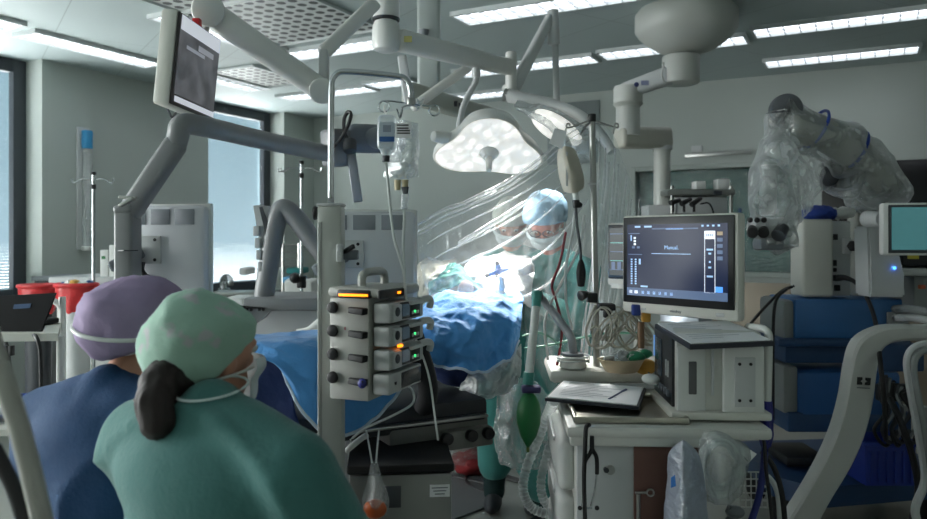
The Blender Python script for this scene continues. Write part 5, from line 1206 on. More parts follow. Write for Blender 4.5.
# coil of leads on the pole
t = thing('lead_coil', 'tangle of beige monitoring leads coiled on a black holder below the small monitor', 'cables', P(618, 352, 2.8))
LEAD = mat('beige_lead', (170, 168, 156), .5, var=.02)
random.seed(3)
for k in range(9):
    cu, cv = 600 + k * 5.0, 327 + 4 * math.sin(k * 1.7); ru, rv = 11 + 3 * math.sin(k * 2.3) + k * .7, 17 + 3 * math.cos(k * 1.3)
    mb = MB(); mb.tube([P(cu + ru * math.sin(a + k) + .6 * a, cv - rv * math.cos(a + k * .3), 2.74 + .008 * k + .006 * a) for a in [j * .52 for j in range(20)]], .0036, seg=6, n=3); mb.build('lead', LEAD, t)
MB().pbox(600, 304, 616, 311, 2.78, .06, .006).cyl(P(608, 309, 2.8), P(606, 318, 2.8), .018, .012, seg=12, bev=.004).build('black_holder', BLACK, t)
MB().tube([P(596, 304, 2.8), P(590, 318, 2.78), P(586, 332, 2.76), P(590, 345, 2.76), P(597, 343, 2.76), P(601, 333, 2.76), P(596, 326, 2.76), P(590, 330, 2.76)], .005, seg=8).build('thick_lead', LEAD, t)
t = thing('gas_probe', 'small blue and gold connectors hanging under the large monitor', 'connector', P(648, 318, 2.72))
MB().box(P(636, 310, 2.7), (.03, .03, .04), bev=.006).build('blue_plug', mat('plug_blue', (40, 60, 130), .4), t)
MB().box(P(646, 315, 2.7), (.03, .03, .05), bev=.006).build('gold_plug', mat('ochre_plastic', (190, 140, 52), .5), t)
MB().cyl(P(641, 348, 2.68), P(641, 322, 2.68), .012, seg=14).build('brass_tube', mat('brown_tube', (120, 92, 66), .4), t)
# stethoscope on the front rail
t = thing('stethoscope', 'black stethoscope hanging from the front rail of the cart', 'stethoscope', P(588, 510, 2.22))
Ys = 2.21
MB().tube([P(589, 425, 2.25), P(586, 428, Ys), P(585, 450, Ys), P(584, 480, Ys), P(585, 519, Ys), P(585, 540, Ys)], .0065, seg=8).build('tube', RUBBER, t)
MB().tube([P(592, 436, Ys), P(592, 448, Ys), P(589, 455, Ys), P(585, 462, Ys), P(584, 474, Ys)], .006, seg=8).tube([P(592, 436, Ys), P(592, 448, Ys), P(596, 456, Ys), P(597, 464, Ys), P(597, 474, Ys)], .006, seg=8).build('yoke', RUBBER, t)
MB().tube([P(597, 472, Ys), P(595, 490, Ys), P(591, 506, Ys)], .003, seg=6).tube([P(584, 472, Ys), P(584, 492, Ys), P(582, 506, Ys)], .003, seg=6).build('ear_tube', CHROME, t)
for u in (580, 597): MB().ell(P(u, 508, Ys), (.007, .007, .007), seg=10).build('ear_tip', RUBBER, t)
MB().cyl(P(592, 508, Ys), P(582, 508, Ys), .003, seg=6).build('bridge', CHROME, t)
# hanging plastic bags
PBAG = film('frosted_bag', (196, 206, 222), .62, .92, .2, (4, 4, 10), .3, .3)
def bag(name, lab, rows, m, amp, fr, extra=None):
    rw = pxnet(rows); t = thing(name, lab, 'bag', net(rw, .5, 1))
    MB().grid(lambda a, c: net(rw, a, c) + Vector((0, -crumple(net(rw, a, c), fr, amp), 0)), 36, 50, .0012).build('film', m, t, angle=180)
    return t
t = bag('plastic_bag', 'translucent bluish plastic bag with a blue mark hanging in front of the brown panel', [
    [(678, 441, 2.2), (682, 439, 2.18), (686, 441, 2.2)], [(668, 452, 2.2), (682, 450, 2.12), (698, 454, 2.2)], [(666, 480, 2.2), (684, 480, 2.08), (704, 482, 2.2)], [(663, 510, 2.2), (684, 512, 2.07), (707, 512, 2.2)], [(662, 545, 2.2), (684, 548, 2.09), (708, 546, 2.2)]], PBAG, .008, 12)
MB().prism([P(671, 478, 2.09), P(675, 475, 2.085), P(676, 486, 2.085), P(671, 488, 2.09)], (0, .002, 0)).build('blue_mark', mat('bag_blue', (48, 110, 180), .5), t)
t = bag('tubing_bag', 'clear bag with coiled suction tubing hanging from the right corner of the cart', [
    [(700, 432, 2.24), (715, 430, 2.22), (728, 434, 2.24)], [(698, 446, 2.24), (722, 448, 2.16), (748, 448, 2.26)], [(698, 470, 2.24), (722, 474, 2.12), (746, 468, 2.26)], [(702, 498, 2.24), (722, 504, 2.14), (738, 496, 2.26)]], film('tubing_film', (220, 226, 228), .16, .6, .25, (5, 5, 5), .5), .012, 11)
mb = MB(); mb.tube([P(720 + (14 + .25 * k) * math.cos(k * .5), 466 + (19 + .3 * k) * math.sin(k * .5), 2.2 + .0012 * k) for k in range(50)], .006, seg=8, n=2); mb.build('coiled_tube', TUBEW, t)
MB().prism([P(722, 432, 2.25), P(757, 454, 2.27), P(742, 470, 2.26), P(728, 452, 2.25)], (0, .003, 0)).build('paper_insert', PAPER, t)
for k in range(4): MB().prism([P(731 + 3 * k, 443 + 2.6 * k, 2.245), P(739 + 3 * k, 453 + 2.6 * k, 2.25), P(738 + 3 * k, 454 + 2.6 * k, 2.25), P(730 + 3 * k, 444 + 2.6 * k, 2.245)], (0, .001, 0)).build('print_line', MGREY, t)
t = bag('violet_bag', 'deep violet blue cloth bag hanging on the right side of the white module', [
    [(760, 394, 2.5), (765, 392, 2.46), (770, 395, 2.5)], [(758, 412, 2.5), (765, 412, 2.42), (772, 413, 2.5)], [(758, 432, 2.5), (765, 434, 2.42), (772, 433, 2.5)], [(760, 446, 2.5), (765, 449, 2.44), (770, 446, 2.5)]], mat('violet_cloth', (40, 42, 128), .6), .008, 14)
MB().tube([P(765, 448, 2.47), P(763, 470, 2.47), P(758, 500, 2.47), P(748, 530, 2.47)], .011, seg=10).build('blue_hose', mat('hose_navy', (38, 48, 120), .5), t)
for lab, pts, r, m in (('black cable hanging from the module past the violet bag to the floor', [(758, 424, 2.45), (764, 440, 2.42), (766, 470, 2.4), (770, 500, 2.4), (774, 540, 2.4)], .006, BLACK),
                       ('thick black cable curving down beside the wire basket', [(762, 452, 2.5), (772, 464, 2.5), (780, 485, 2.5), (784, 510, 2.5), (786, 545, 2.5)], .009, BLACK),
                       ('white hose curving beside the thick black cable', [(766, 474, 2.55), (775, 486, 2.55), (779, 505, 2.55), (780, 545, 2.55)], .009, TUBEW)):
    mb = MB(); mb.tube([P(*q) for q in pts], r, seg=8); solo('cable', mb, m, lab, 'cable')
t = thing('wire_basket', 'small white wire basket behind the hanging tubing bag', 'basket', P(753, 508, 2.55))
for k in range(6):
    v = 472 + k * 7; MB().tube([P(740, v, 2.55), P(768, v + 1, 2.55), P(766, v, 2.75), P(742, v, 2.75), P(740, v, 2.55)], .0025, seg=5, n=1).build('wire', WHITE, t)
for k in range(6):
    u = 740 + k * 5.4; MB().cyl(P(u, 472, 2.548), P(u + .5, 508, 2.548), .0025, seg=5).build('wire', WHITE, t)
mb = MB(); mb.ell(P(735, 512, 2.4), (.03, .03, .02), seg=10); mb.cyl(P(728, 508, 2.4), P(740, 512, 2.4), .012, seg=10); mb.cyl(P(735, 516, 2.4), P(728, 522, 2.4), .014, seg=10)
solo('tube_connector', mb, MGREY, 'grey tube connector below the hanging tubing bag', 'connector')
# ---------------------------------------------------------------- blue machine at the right
Ym = 3.9
xm0, xm1 = P(783, 0, Ym).x, P(903, 0, Ym).x
zf = lambda v, Y=Ym: 1.5 - (v - 240) * Y / FPX
t = thing('microscope_trolley', 'blue and grey wheeled microscope base with two stacked blue housings', 'medical unit', ((xm0 + xm1) / 2, Ym + .3, 0))
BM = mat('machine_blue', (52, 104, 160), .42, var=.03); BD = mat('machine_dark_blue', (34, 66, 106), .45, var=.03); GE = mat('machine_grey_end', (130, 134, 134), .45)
x = P(795, 0, Ym).x
MB().box(((x + xm1) / 2, Ym + .17, (zf(299) + zf(342)) / 2), (xm1 - x, .34, zf(299) - zf(342)), bev=.012).build('upper_housing', BM, t)
MB().box(((xm0 + x) / 2 + .004, Ym + .17, (zf(300) + zf(342)) / 2), (x - xm0, .33, zf(300) - zf(342)), bev=.025).build('grey_end', GE, t)
MB().box((xm1 - .03, Ym - .004, (zf(312) + zf(328)) / 2), (.11, .012, zf(312) - zf(328)), bev=.003).build('vent_label', GE, t)
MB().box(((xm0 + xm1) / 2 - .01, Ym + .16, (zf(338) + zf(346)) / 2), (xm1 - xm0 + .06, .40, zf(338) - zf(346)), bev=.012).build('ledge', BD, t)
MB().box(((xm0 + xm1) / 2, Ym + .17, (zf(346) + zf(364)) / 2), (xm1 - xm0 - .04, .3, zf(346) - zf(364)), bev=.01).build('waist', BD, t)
MB().box(((x + xm1) / 2, Ym + .17, (zf(371) + zf(420)) / 2), (xm1 - x - .02, .36, zf(371) - zf(420)), bev=.03).build('lower_housing', mat('machine_deep_blue', (40, 88, 146), .42, var=.03), t)
MB().box(((xm0 + x) / 2 + .01, Ym + .17, (zf(366) + zf(414)) / 2), (x - xm0 + .02, .34, zf(366) - zf(414)), bev=.02).build('grey_end', GE, t)
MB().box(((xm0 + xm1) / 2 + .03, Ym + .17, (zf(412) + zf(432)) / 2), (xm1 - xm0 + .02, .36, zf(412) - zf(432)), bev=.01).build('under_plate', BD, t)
MB().cyl(((xm0 + xm1) / 2 + .1, Ym + .2, .2), ((xm0 + xm1) / 2 + .1, Ym + .2, zf(428)), .07, seg=20).build('pillar', GE, t)
mb = MB(); zb = .26
mb.prism([Vector((P(764, 0, Ym).x, Ym - .1, .22)), Vector((P(792, 0, Ym).x, Ym - .28, .22)), Vector((xm1 + .25, Ym - .1, .22)), Vector((xm1 + .25, Ym + .65, .22)), Vector((P(772, 0, Ym).x, Ym + .55, .22))], (0, 0, .1)); mb.build('base_plate', BD, t)
MB().box((P(808, 0, 3.9).x, Ym + .15, .36), (.22, .3, .05), bev=.015).build('pedal_block', mat('base_black', (24, 26, 30), .5), t)
for (x_, y_) in ((xm0, Ym), (xm1 + .15, Ym), (xm0 + .05, Ym + .5), (xm1 + .15, Ym + .55)):
    MB().cyl((x_ - .03, y_, .1), (x_ + .03, y_, .1), .1, seg=20, bev=.015).build('wheel', RUBBER, t)
    MB().box((x_, y_, .19), (.06, .12, .08), bev=.01).build('fork', DGREY, t)
# sweeping white bracket with a black emblem
t = thing('curved_bracket', 'broad grey white curved bracket with a black square emblem, sweeping to the lower left', 'bracket', (P(830, 0, 3.2).x, 3.25, 0))
outer = [(960, 326), (927, 326), (895, 326), (878, 330), (864, 338), (856, 350), (851, 372), (846, 402), (836, 436), (818, 474), (790, 520), (760, 566)]
inner = [(960, 342), (927, 341), (900, 342), (888, 346), (881, 356), (878, 374), (874, 404), (866, 436), (852, 468), (828, 508), (806, 552), (790, 576)]
o_ = crom([P(u, v, 3.2) for u, v in outer], 5); i_ = crom([P(u, v, 3.2) for u, v in inner], 5)
mb = MB(); b = mb.b; n = min(len(o_), len(i_)); D = Vector((0, .09, 0)); rr = []
for k in range(n):
    a, c = o_[k], i_[k]; m1 = (c - a).normalized() * .012
    rr.append([b.verts.new(q) for q in (a + D * .12, a + m1, c - m1, c + D * .12, c + D * .88, c - m1 + D, a + m1 + D, a + D * .88)])
for a, c in zip(rr, rr[1:]):
    for k in range(8): b.faces.new((a[k], a[(k + 1) % 8], c[(k + 1) % 8], c[k]))
b.faces.new(rr[0]); b.faces.new(rr[-1][::-1]); mb.build('arch', mat('bracket_white', (192, 192, 188), .45, var=.02), t)
EM = mat('emblem_black', (26, 26, 28), .5)
def emb(pts): MB().prism([P(u, v, 3.197) for u, v in pts], (0, .002, 0)).build('emblem', EM, t)
emb([(857.5, 377), (862.5, 377.3), (862.5, 379.6), (860.6, 381.2), (862.4, 382.7), (862.2, 384.8), (857, 384.6)])
emb([(865.5, 377.6), (871, 378), (870.4, 385.4), (865, 385), (865, 382.8), (867.5, 381.6), (865.4, 380)])
MB().prism([P(857, 387, 3.197), P(870, 387.8, 3.197), P(870, 389, 3.197), P(857, 388.2, 3.197)], (0, .002, 0)).build('emblem_underline', GE, t)
MB().box(P(790, 545, 3.2) + Vector((0, .05, 0)), (.2, .3, .06), bev=.01).build('foot', BD, t)
MB().cyl((P(960, 0, 3.2).x, 3.25, .05), P(960, 330, 3.2) + Vector((0, .05, 0)), .05, seg=16).build('far_post', GE, t)
# white camera box on top
t = thing('control_box', 'white upright control box with black sockets on its right side, on the blue housing', 'medical unit', (P(822, 0, 3.95).x, 4.05, zf(298)))
MB().pbox(803, 219, 834, 297, 3.92, .16, .015, 3).build('body', CREAM, t)
MB().pbox(828, 221, 851, 296, 3.95, .12, .008).build('socket_side', LGREY, t)
MB().pbox(832, 234, 838, 240, 3.94, .02, .002).build('dark_label', BLACK, t)
for (u, v, w, h) in ((835, 263, 2, 3), (835, 270, 2, 2), (836, 278, 3, 3), (838, 288, 2.5, 3)): MB().pbox(u - w, v - h, u + w, v + h, 3.935, .02, .002).build('socket', BLACK, t)
MB().pbox(844, 238, 852, 254, 3.93, .06, .006).build('knob_bracket', LGREY, t)
MB().cyl(P(853, 246, 3.9), P(853, 246, 3.96), .03, .03, seg=6, bev=.006).build('star_knob', BLACK, t)
mb = MB(); mb.ell(P(819, 217, 3.99), (.09, .07, .035), seg=24)
for v in mb.b.verts: v.co += Vector((0, 0, crumple(v.co, 16, .02)))
solo('blue_cloth', mb, mat('royal_cloth', (38, 66, 150), .8, bump=.3), 'crumpled royal blue cloth on top of the white control box', 'cloth')
mb = MB(); mb.ell(P(840, 217, 4.03), (.08, .06, .03), seg=20)
for v in mb.b.verts: v.co += Vector((0, 0, crumple(v.co, 20, .02)))
solo('white_wrap', mb, WHITE, 'crumpled pale wrap lying behind the royal blue cloth', 'wrap')
mb = MB(); mb.tube([P(836, 278, 3.9), P(846, 278, 3.86), P(857, 284, 3.8), P(868, 300, 3.7), P(876, 325, 3.5), P(880, 360, 3.16), P(884, 400, 3.14), P(886, 440, 3.3)], lambda s: .018 - .008 * min(1, s * 4), seg=8)
solo('cable', mb, BLACK, 'thick black cable arching from the control box down over the curved bracket', 'cable')
mb = MB(); mb.tube([P(794, 286, 3.95), P(782, 291, 3.95), P(768, 304, 3.9), P(752, 322, 3.8), P(744, 334, 3.7)], .008, seg=8); mb.tube([P(788, 288, 3.95), P(778, 297, 3.9), P(774, 312, 3.86), P(773, 350, 3.84), P(773, 420, 3.84)], .008, seg=8)
solo('cable', mb, BLACK, 'pair of black cables leaving the left side of the white control box', 'cable')
# columns and bagged arm
t = thing('microscope', 'large microscope arm wrapped in clear plastic with blue straps and a twin eyepiece head', 'microscope', (P(862, 0, 4.15).x, 4.15, zf(298, 4.15)))
ARM = mat('arm_beige', (150, 150, 142), .45, var=.02)
MB().beam(P(862, 300, 4.15), P(860, 185, 4.15), .1, .12, bev=.02).build('column', ARM, t)
MB().pbox(868, 196, 880, 298, 4.2, .1, .01).build('side_column', LGREY, t)
path = [(782, 122, 3.8), (800, 127, 3.8), (825, 135, 3.82), (850, 150, 3.86), (872, 170, 3.92), (882, 186, 3.98)]
MB().tube([P(*q) for q in path], lambda s: .072 + .014 * math.sin(s * PI), seg=18, n=8).build('boom', ARM, t)
MB().cyl(P(787, 109, 3.74), P(784, 110, 3.86), .076, seg=28, bev=.012).build('round_joint', mat('joint_grey', (84, 88, 92), .5), t)
MB().cyl(P(791, 158, 3.8), P(788, 120, 3.8), .042, .05, seg=20, bev=.01).build('drop_cylinder', LGREY, t)
MB().ell(P(832, 176, 3.9), (.06, .05, .06), seg=18).build('dark_counterweight', DGREY, t)
MB().cyl(P(760, 172, 3.72), P(776, 170, 3.74), .03, seg=16, bev=.006).beam(P(768, 170, 3.73), P(768, 215, 3.7), .07, .07, bev=.015).build('head_stem', LGREY, t)
MB().box(P(770, 228, 3.68), (.2, .14, .1), bev=.035).build('optics_head', LGREY, t)
MB().box(P(768, 244, 3.66), (.12, .12, .06), bev=.02).build('objective', MGREY, t)
for u in (752.5, 763.5): MB().cyl(P(u, 229, 3.66), P(u, 233, 3.56), .022, .026, seg=18, bev=.004).build('eyepiece', BLACK, t)
MB().cyl(P(783, 228, 3.6), P(778, 236, 3.56), .03, .034, seg=18, bev=.004).build('side_lens', DGREY, t)
for u in (750, 757, 764): MB().ell(P(u, 220, 3.6), (.014, .014, .014), seg=10).build('knob', BLACK, t)
MB().cyl(P(738, 214, 3.68), P(743, 224, 3.68), .012, seg=10).cyl(P(740, 208, 3.68), P(740, 230, 3.68), .008, seg=8).build('blue_lever', BD, t)
AF = film('arm_film', (238, 240, 240), .32, .8, .45, (4, 4, 4), .35, .22)
def wrap(pts, rad, amp, fr, seg=28, n=9):
    mb = MB(); mb.tube([P(*q) for q in pts], rad, seg=seg, n=n)
    for v in mb.b.verts: v.co += Vector((0, 0, 0)) + (Vector((mnoise.noise(v.co * fr), mnoise.noise(v.co * fr + Vector((5, 2, 1))), mnoise.noise(v.co * fr + Vector((1, 7, 3))))) * amp)
    return mb
wrap([(776, 116, 3.8), (798, 126, 3.8), (825, 138, 3.82), (850, 154, 3.86), (874, 176, 3.92), (888, 190, 3.96), (893, 196, 3.98)], lambda s: .088 + .032 * math.sin(s * PI * .9 + .2), .045, 9).build('plastic_wrap', AF, t, angle=180)
wrap([(779, 112, 3.78), (778, 140, 3.76), (770, 168, 3.72), (772, 195, 3.7), (776, 222, 3.68), (774, 246, 3.66)], lambda s: .055 + .085 * s * (1.5 - s), .05, 9).build('plastic_wrap', AF, t, angle=180)
rw = pxnet([[(790, 150, 3.72), (800, 146, 3.76), (812, 150, 3.8), (824, 158, 3.84)], [(782, 180, 3.66), (798, 176, 3.7), (812, 178, 3.76), (822, 184, 3.82)], [(786, 206, 3.64), (798, 206, 3.7), (808, 204, 3.76), (812, 206, 3.82)], [(790, 232, 3.64), (796, 230, 3.7), (800, 222, 3.76), (804, 216, 3.82)]])
MB().grid(lambda a, c: net(rw, a, c) + Vector((crumple(net(rw, a, c), 9, .012), crumple(net(rw, a, c), 10, .02), 0)), 40, 40).build('plastic_wrap', AF, t, angle=180)
wrap([(838, 170, 3.9), (850, 180, 3.94), (862, 196, 4.0), (868, 208, 4.05)], lambda s: .12 - .06 * s, .05, 10).build('plastic_wrap', AF, t, angle=180)
ST = mat('strap_blue', (36, 66, 150), .5)
for (u, v, Y, du) in ((816, 129, 3.82, -2), (855, 150, 3.86, -3)):
    q = P(u, v, Y); mb = MB(); ax = Vector((1, .05, -.45)).normalized(); xx, yy = axes(ax)
    mb.tube([q + (xx * math.cos(a) + yy * math.sin(a)) * .100 for a in [k * PI / 16 for k in range(33)]], .008, seg=6, n=1); mb.build('blue_strap', ST, t)
# right hand monitor with its post
t = thing('console_monitor', 'pale framed monitor with a plain teal screen, cut by the right edge', 'monitor', P(915, 256, 3.4))
TS = mat('teal_screen', (40, 80, 86), .25, var=.06, nscale=30, emit=.32, ecol=(84, 148, 152), coat=.2)
M = facing(P(922, 229, 3.38), (1, -.12, 0), (.05, 0, 1))
loc_box(M, (.0, 0, -.025), (.33, .235, .05), .012).build('casing', WHITE, t)
loc_box(M, (.008, 0, .001), (.30, .215, .006), .003).build('bezel', DGREY, t)
loc_box(M, (.01, .002, .005), (.278, .19, .003), 0).build('screen', TS, t, smooth=False)
MB().cyl(P(882, 219, 3.5), P(866, 219, 3.6), .035, .04, seg=16, bev=.008).beam(P(882, 217, 3.47), P(905, 222, 3.46), .05, .06, bev=.012).build('arm', LGREY, t)
t = thing('console_post', 'white tapering console post with a small blue light', 'post', (P(884, 0, 3.7).x, 3.75, zf(298, 3.7)))
mb = MB(); mb.prism([P(u, v, 3.65) for u, v in ((868, 226), (888, 226), (898, 250), (904, 275), (906, 297), (870, 297))], (0, .14, 0)); bmesh.ops.bevel(mb.b, geom=mb.b.edges[:], offset=.01, segments=2, affect='EDGES'); mb.build('post', LGREY, t)
MB().ell(P(894.5, 268, 3.64), (.008, .006, .008), seg=10).build('blue_light', mat('blue_led', (60, 130, 255), .4, var=0, emit=4), t)
MB().beam(P(862, 253, 3.95), P(862, 252, 3.9), .05, .03, bev=.004).build('light_spot', CHROME, t)  # small chrome block made for the light spot on the dark column
t = thing('side_console', 'dark console box under the teal monitor with a yellow note', 'console', P(930, 300, 3.75))
MB().pbox(903, 250, 975, 266, 3.74, .3, .008).build('dark_box', mat('console_black', (28, 28, 30), .5), t)
MB().pbox(902, 268, 975, 276, 3.72, .34, .008).build('shelf', LGREY, t)
MB().pbox(908, 251.5, 919, 259, 3.735, .004, 0).build('yellow_note', mat('sticky_yellow', (206, 190, 70), .8), t)
MB().pbox(920, 285, 926, 289, 3.73, .02, .003).build('orange_mark', mat('orange_plastic', (190, 84, 50), .5), t)
MB().pbox(914, 276, 990, 318, 3.8, .3, .01).build('lower_box', GE, t)
MB().box((P(945, 0, 3.95).x + .2, 3.95, .55), (.3, .3, 1.1), bev=.01).build('cabinet', GE, t)
# crate, hoses at the right edge
def crate():
    a, b = P(866, 0, 3.62).x, P(915, 0, 3.62).x; z0, z1 = .33, .33 + .2
    t = thing('storage_crate', 'deep blue plastic crate on the base plate behind the curved bracket', 'crate', ((a + b) / 2, 3.75, z0))
    mb = MB()
    for (x, y, sx, sy) in (((a + b) / 2, 3.62, b - a, .008), ((a + b) / 2, 3.9, b - a, .008), (a, 3.76, .008, .28), (b, 3.76, .008, .28)): mb.box((x, y, (z0 + z1) / 2), (sx, sy, z1 - z0), bev=.002)
    mb.box(((a + b) / 2, 3.76, z0 + .005), (b - a, .28, .008)); mb.build('tub', mat('crate_blue', (30, 52, 140), .45), t)
    mb = MB()
    for (x, y, sx, sy) in (((a + b) / 2, 3.61, b - a + .04, .02), ((a + b) / 2, 3.91, b - a + .04, .02), (a - .008, 3.76, .02, .3), (b + .008, 3.76, .02, .3)): mb.box((x, y, z1), (sx, sy, .02), bev=.003)
    mb.build('rim', MATS['crate_blue'], t)
    for k in range(6): MB().box((a + (b - a) * (k + .5) / 6, 3.612, (z0 + z1) / 2 - .01), (.008, .012, .15)).build('rib', MATS['crate_blue'], t)
crate()
def hose(lab, pts, r, m): mb = MB(); mb.tube([P(*q) for q in pts], r, seg=8); solo('hose', mb, m, lab, 'hose', None)
hose('upper grey hose leaving the blue housing to the right edge', [(895, 309, 3.75), (910, 309, 3.6), (930, 313, 3.5), (950, 320, 3.5)], .02, GE)
hose('lower grey hose leaving the blue housing to the right edge', [(895, 318, 3.75), (912, 318, 3.6), (930, 321, 3.5), (950, 330, 3.5)], .018, LGREY)
hose('pale hose dropping in a loop at the right edge beside the curved bracket', [(940, 344, 3.1), (918, 346, 3.1), (908, 358, 3.1), (910, 385, 3.1), (920, 440, 3.1), (925, 480, 3.1), (915, 512, 3.1), (930, 545, 3.1)], .017, LGREY)
hose('second pale hose in the loop at the right edge', [(940, 350, 3.06), (922, 352, 3.06), (914, 364, 3.06), (917, 390, 3.06), (925, 430, 3.06), (932, 480, 3.06)], .013, GE)
hose('black hose hanging from the loop at the right edge', [(888, 395, 3.3), (900, 420, 3.2), (912, 455, 3.2), (918, 490, 3.2), (912, 520, 3.2)], .014, BLACK)
t = thing('cable_bundle', 'tangled dark cables hanging between the curved bracket and the right edge', 'cables', P(890, 440, 3.4))
random.seed(11)
for k in range(8):
    u = 882 + k * 4; mb = MB(); mb.tube([P(u, 372 + 3 * k, 3.45), P(u - 6 + 8 * random.random(), 395, 3.42), P(u + 6 * random.random(), 412, 3.4), P(u - 8 + 4 * k % 7, 430, 3.42), P(u + 4, 446 - 3 * (k % 3), 3.45), P(u + 12, 430, 3.46)], .008, seg=6); mb.build('lead', (BLACK, DGREY, GE)[k % 3], t)
MB().pbox(880, 385, 912, 402, 3.5, .05, .01).build('connector_block', BLACK, t)
MB().pbox(880, 345, 925, 372, 3.5, .12, .01).build('blue_panel', BD, t)
# pale pole in the foreground
solo('foreground_pole', MB().tube([P(-12, 330, 1.05), P(20, 430, 1.05), P(42, 519, 1.05), P(52, 565, 1.05)], .014, seg=14, n=3), mat('pole_white', (170, 168, 160), .4), 'out of focus pale pole leaning across the bottom left corner', 'pole')
solo('foreground_strap', MB().tube([P(-10, 440, 1.1), P(12, 485, 1.1), P(24, 519, 1.1), (P(40, 560, 1.1))], .011, seg=10), mat('dark_strap', (38, 38, 40), .6), 'out of focus dark strap beside the pale foreground pole', 'strap')
# ---------------------------------------------------------------- people
def hand(mb, wrist, d, n, side, curl=.5, g=0.0):
    """palm, four unequal bent fingers and a thumb leaving the side of the palm"""
    d = Vector(d).normalized(); n = Vector(n); n = (n - d * n.dot(d)).normalized(); x = d.cross(n) * side
    w = Vector(wrist)
    mb.cap(w, w + d * .03, .024 + g, .027 + g)
    for k in range(4):
        a = w + d * .02 + x * (.012 - .008 * k); b = w + d * .085 + x * (.030 - .0205 * k)
        mb.cap(a, b, .015 + g, .0125 + g)
        L = (.040, .046, .043, .034)[k]
        p = b; ang = 0
        for j, f in enumerate((1.0, .72, .55)):
            ang += curl * (.55, .75, .5)[j]
            q = p + (d * math.cos(ang) + n * math.sin(ang)) * L * f + x * (.003 - .002 * k)
            mb.cap(p, q, .0098 - .0012 * j + g, .0092 - .0012 * j + g, seg=8); p = q
    p = w + d * .025 + x * .022
    for j, (dx, dd, dn, L) in enumerate(((.75, .6, .3, .042), (.45, .8, .45, .034), (.2, .85, .5, .028))):
        v = (x * dx + d * dd + n * dn).normalized(); q = p + v * L; mb.cap(p, q, .013 - .0018 * j + g, .0118 - .0018 * j + g, seg=8); p = q
def person(label, base, yaw, sp, mats, cap_fn=None, group=None):
    """sp: joints in the person's own frame (x right, y forward)"""
    t = thing('person', label, 'person', base, yaw, group)
    M = BASE[t.name]; V = Vector
    hd, hy, hp = V(sp['head']), sp.get('hyaw', 0), sp.get('hpitch', 0)
    HR = Matrix.Translation(hd) @ Matrix.Rotation(hy, 4, 'Z') @ Matrix.Rotation(-hp, 4, 'X')
    H = lambda x, y, z: HR @ V((x, y, z))
    hrot = HR.to_euler()
    hip, sh = V(sp['hip']), V(sp['shoulder'])
    mb = MB()
    mb.ell(H(0, 0, .02), (.076, .096, .1), hrot); mb.ell(H(0, .022, -.05), (.058, .068, .068), hrot)
    mb.ell(H(0, .098, -.012), (.011, .018, .02), hrot, seg=10); mb.ell(H(0, .088, -.055), (.024, .012, .009), hrot, seg=10)
    for s in (-1, 1): mb.ell(H(s * .077, -.005, -.01), (.009, .02, .03), hrot, seg=10)
    for s in (-1, 1): mb.ell(H(s * .032, .086, .028), (.022, .01, .008), hrot, seg=10)
    nb = sh + V((0, 0, .02))
    mb.cap(H(0, -.015, -.06), nb, .05, .058)
    mb.ell(sh + V((0, 0, -.05)), (.17, .095, .1)); mb.ell((sh + hip) / 2 + V((0, 0, .02)), (.145, .1, .24)); mb.ell(hip, (.155, .115, .13))
    hands = []
    for s, e, w in ((-1, sp['elbow_l'], sp['wrist_l']), (1, sp['elbow_r'], sp['wrist_r'])):
        a = sh + V((s * sp.get('sw', .175), 0, -.03)); e, w = V(e), V(w)
        mb.cap(a, e, .052, .04); mb.cap(e, w, .039, .026)
        d = (w - e).normalized(); d = (d + V((0, 0, sp.get('droop', -.2)))).normalized()
        hands.append((w, d, s)); hand(mb, w, d, V((-s * .5, 0, -.8)), s, sp.get('curl', .5))
        kn, an = V((s * sp['knee'][0], sp['knee'][1], sp['knee'][2])), V((s * sp['ankle'][0], sp['ankle'][1], sp['ankle'][2]))
        mb.cap(hip + V((s * .085, 0, -.04)), kn, .082, .056); mb.cap(kn, an, .055, .038); mb.ell(an + V((0, .07, -.035)), (.042, .125, .04))
    mb.b.transform(M)
    body = remesh(mb, 'body', mats['skin'], t, .0075, 3)
    # gown
    g = sp.get('puff', 1.0); mb = MB()
    mb.cap(sh + V((0, 0, .0)), sh + V((0, .0, .045)), .088, .066)
    mb.ell(sh + V((0, -.01, -.08)), (.205 * g, .135, .13)); mb.ell((sh + hip) / 2 + V((0, -.01, .0)), (.19 * g, .15, .30)); mb.ell(hip + V((0, 0, .0)), (.21 * g, .17, .2))
    for s, e, w in ((-1, sp['elbow_l'], sp['wrist_l']), (1, sp['elbow_r'], sp['wrist_r'])):
        a = sh + V((s * sp.get('sw', .175), 0, -.035)); e, w = V(e), V(w)
        mb.cap(sh + V((s * .06, 0, .0)), a, .085, .082); mb.cap(a, e, .083, .066); mb.cap(e, e + (w - e) * .93, .066, .046)
        kn, an = V((s * sp['knee'][0], sp['knee'][1], sp['knee'][2])), V((s * sp['ankle'][0], sp['ankle'][1], sp['ankle'][2]))
        if not sp.get('trousers'):
            mb.cap(hip + V((s * .07, 0, -.03)), kn, .125, .1); mb.cap(kn, kn + (an - kn) * .6, .1, .1)
    mb.b.transform(M)
    am = sp.get('fold', .012)
    def dsp(c):
        r1 = max(0, 1 - 5 * abs(mnoise.noise(Vector((c.x * 2.6 + c.z * 1.2, c.y * 2.2, c.z * 2.4)))))
        return am * (1.0 * mnoise.noise(c * 2.4 + Vector((4, 1, 2))) + .5 * mnoise.noise(c * 5.5) + .75 * r1 * r1)
    gown = remesh(mb, 'gown', mats['gown'], t, .013, 10, dsp)
    if sp.get('trousers') is None: pass
    # legwear and shoes
    mb = MB()
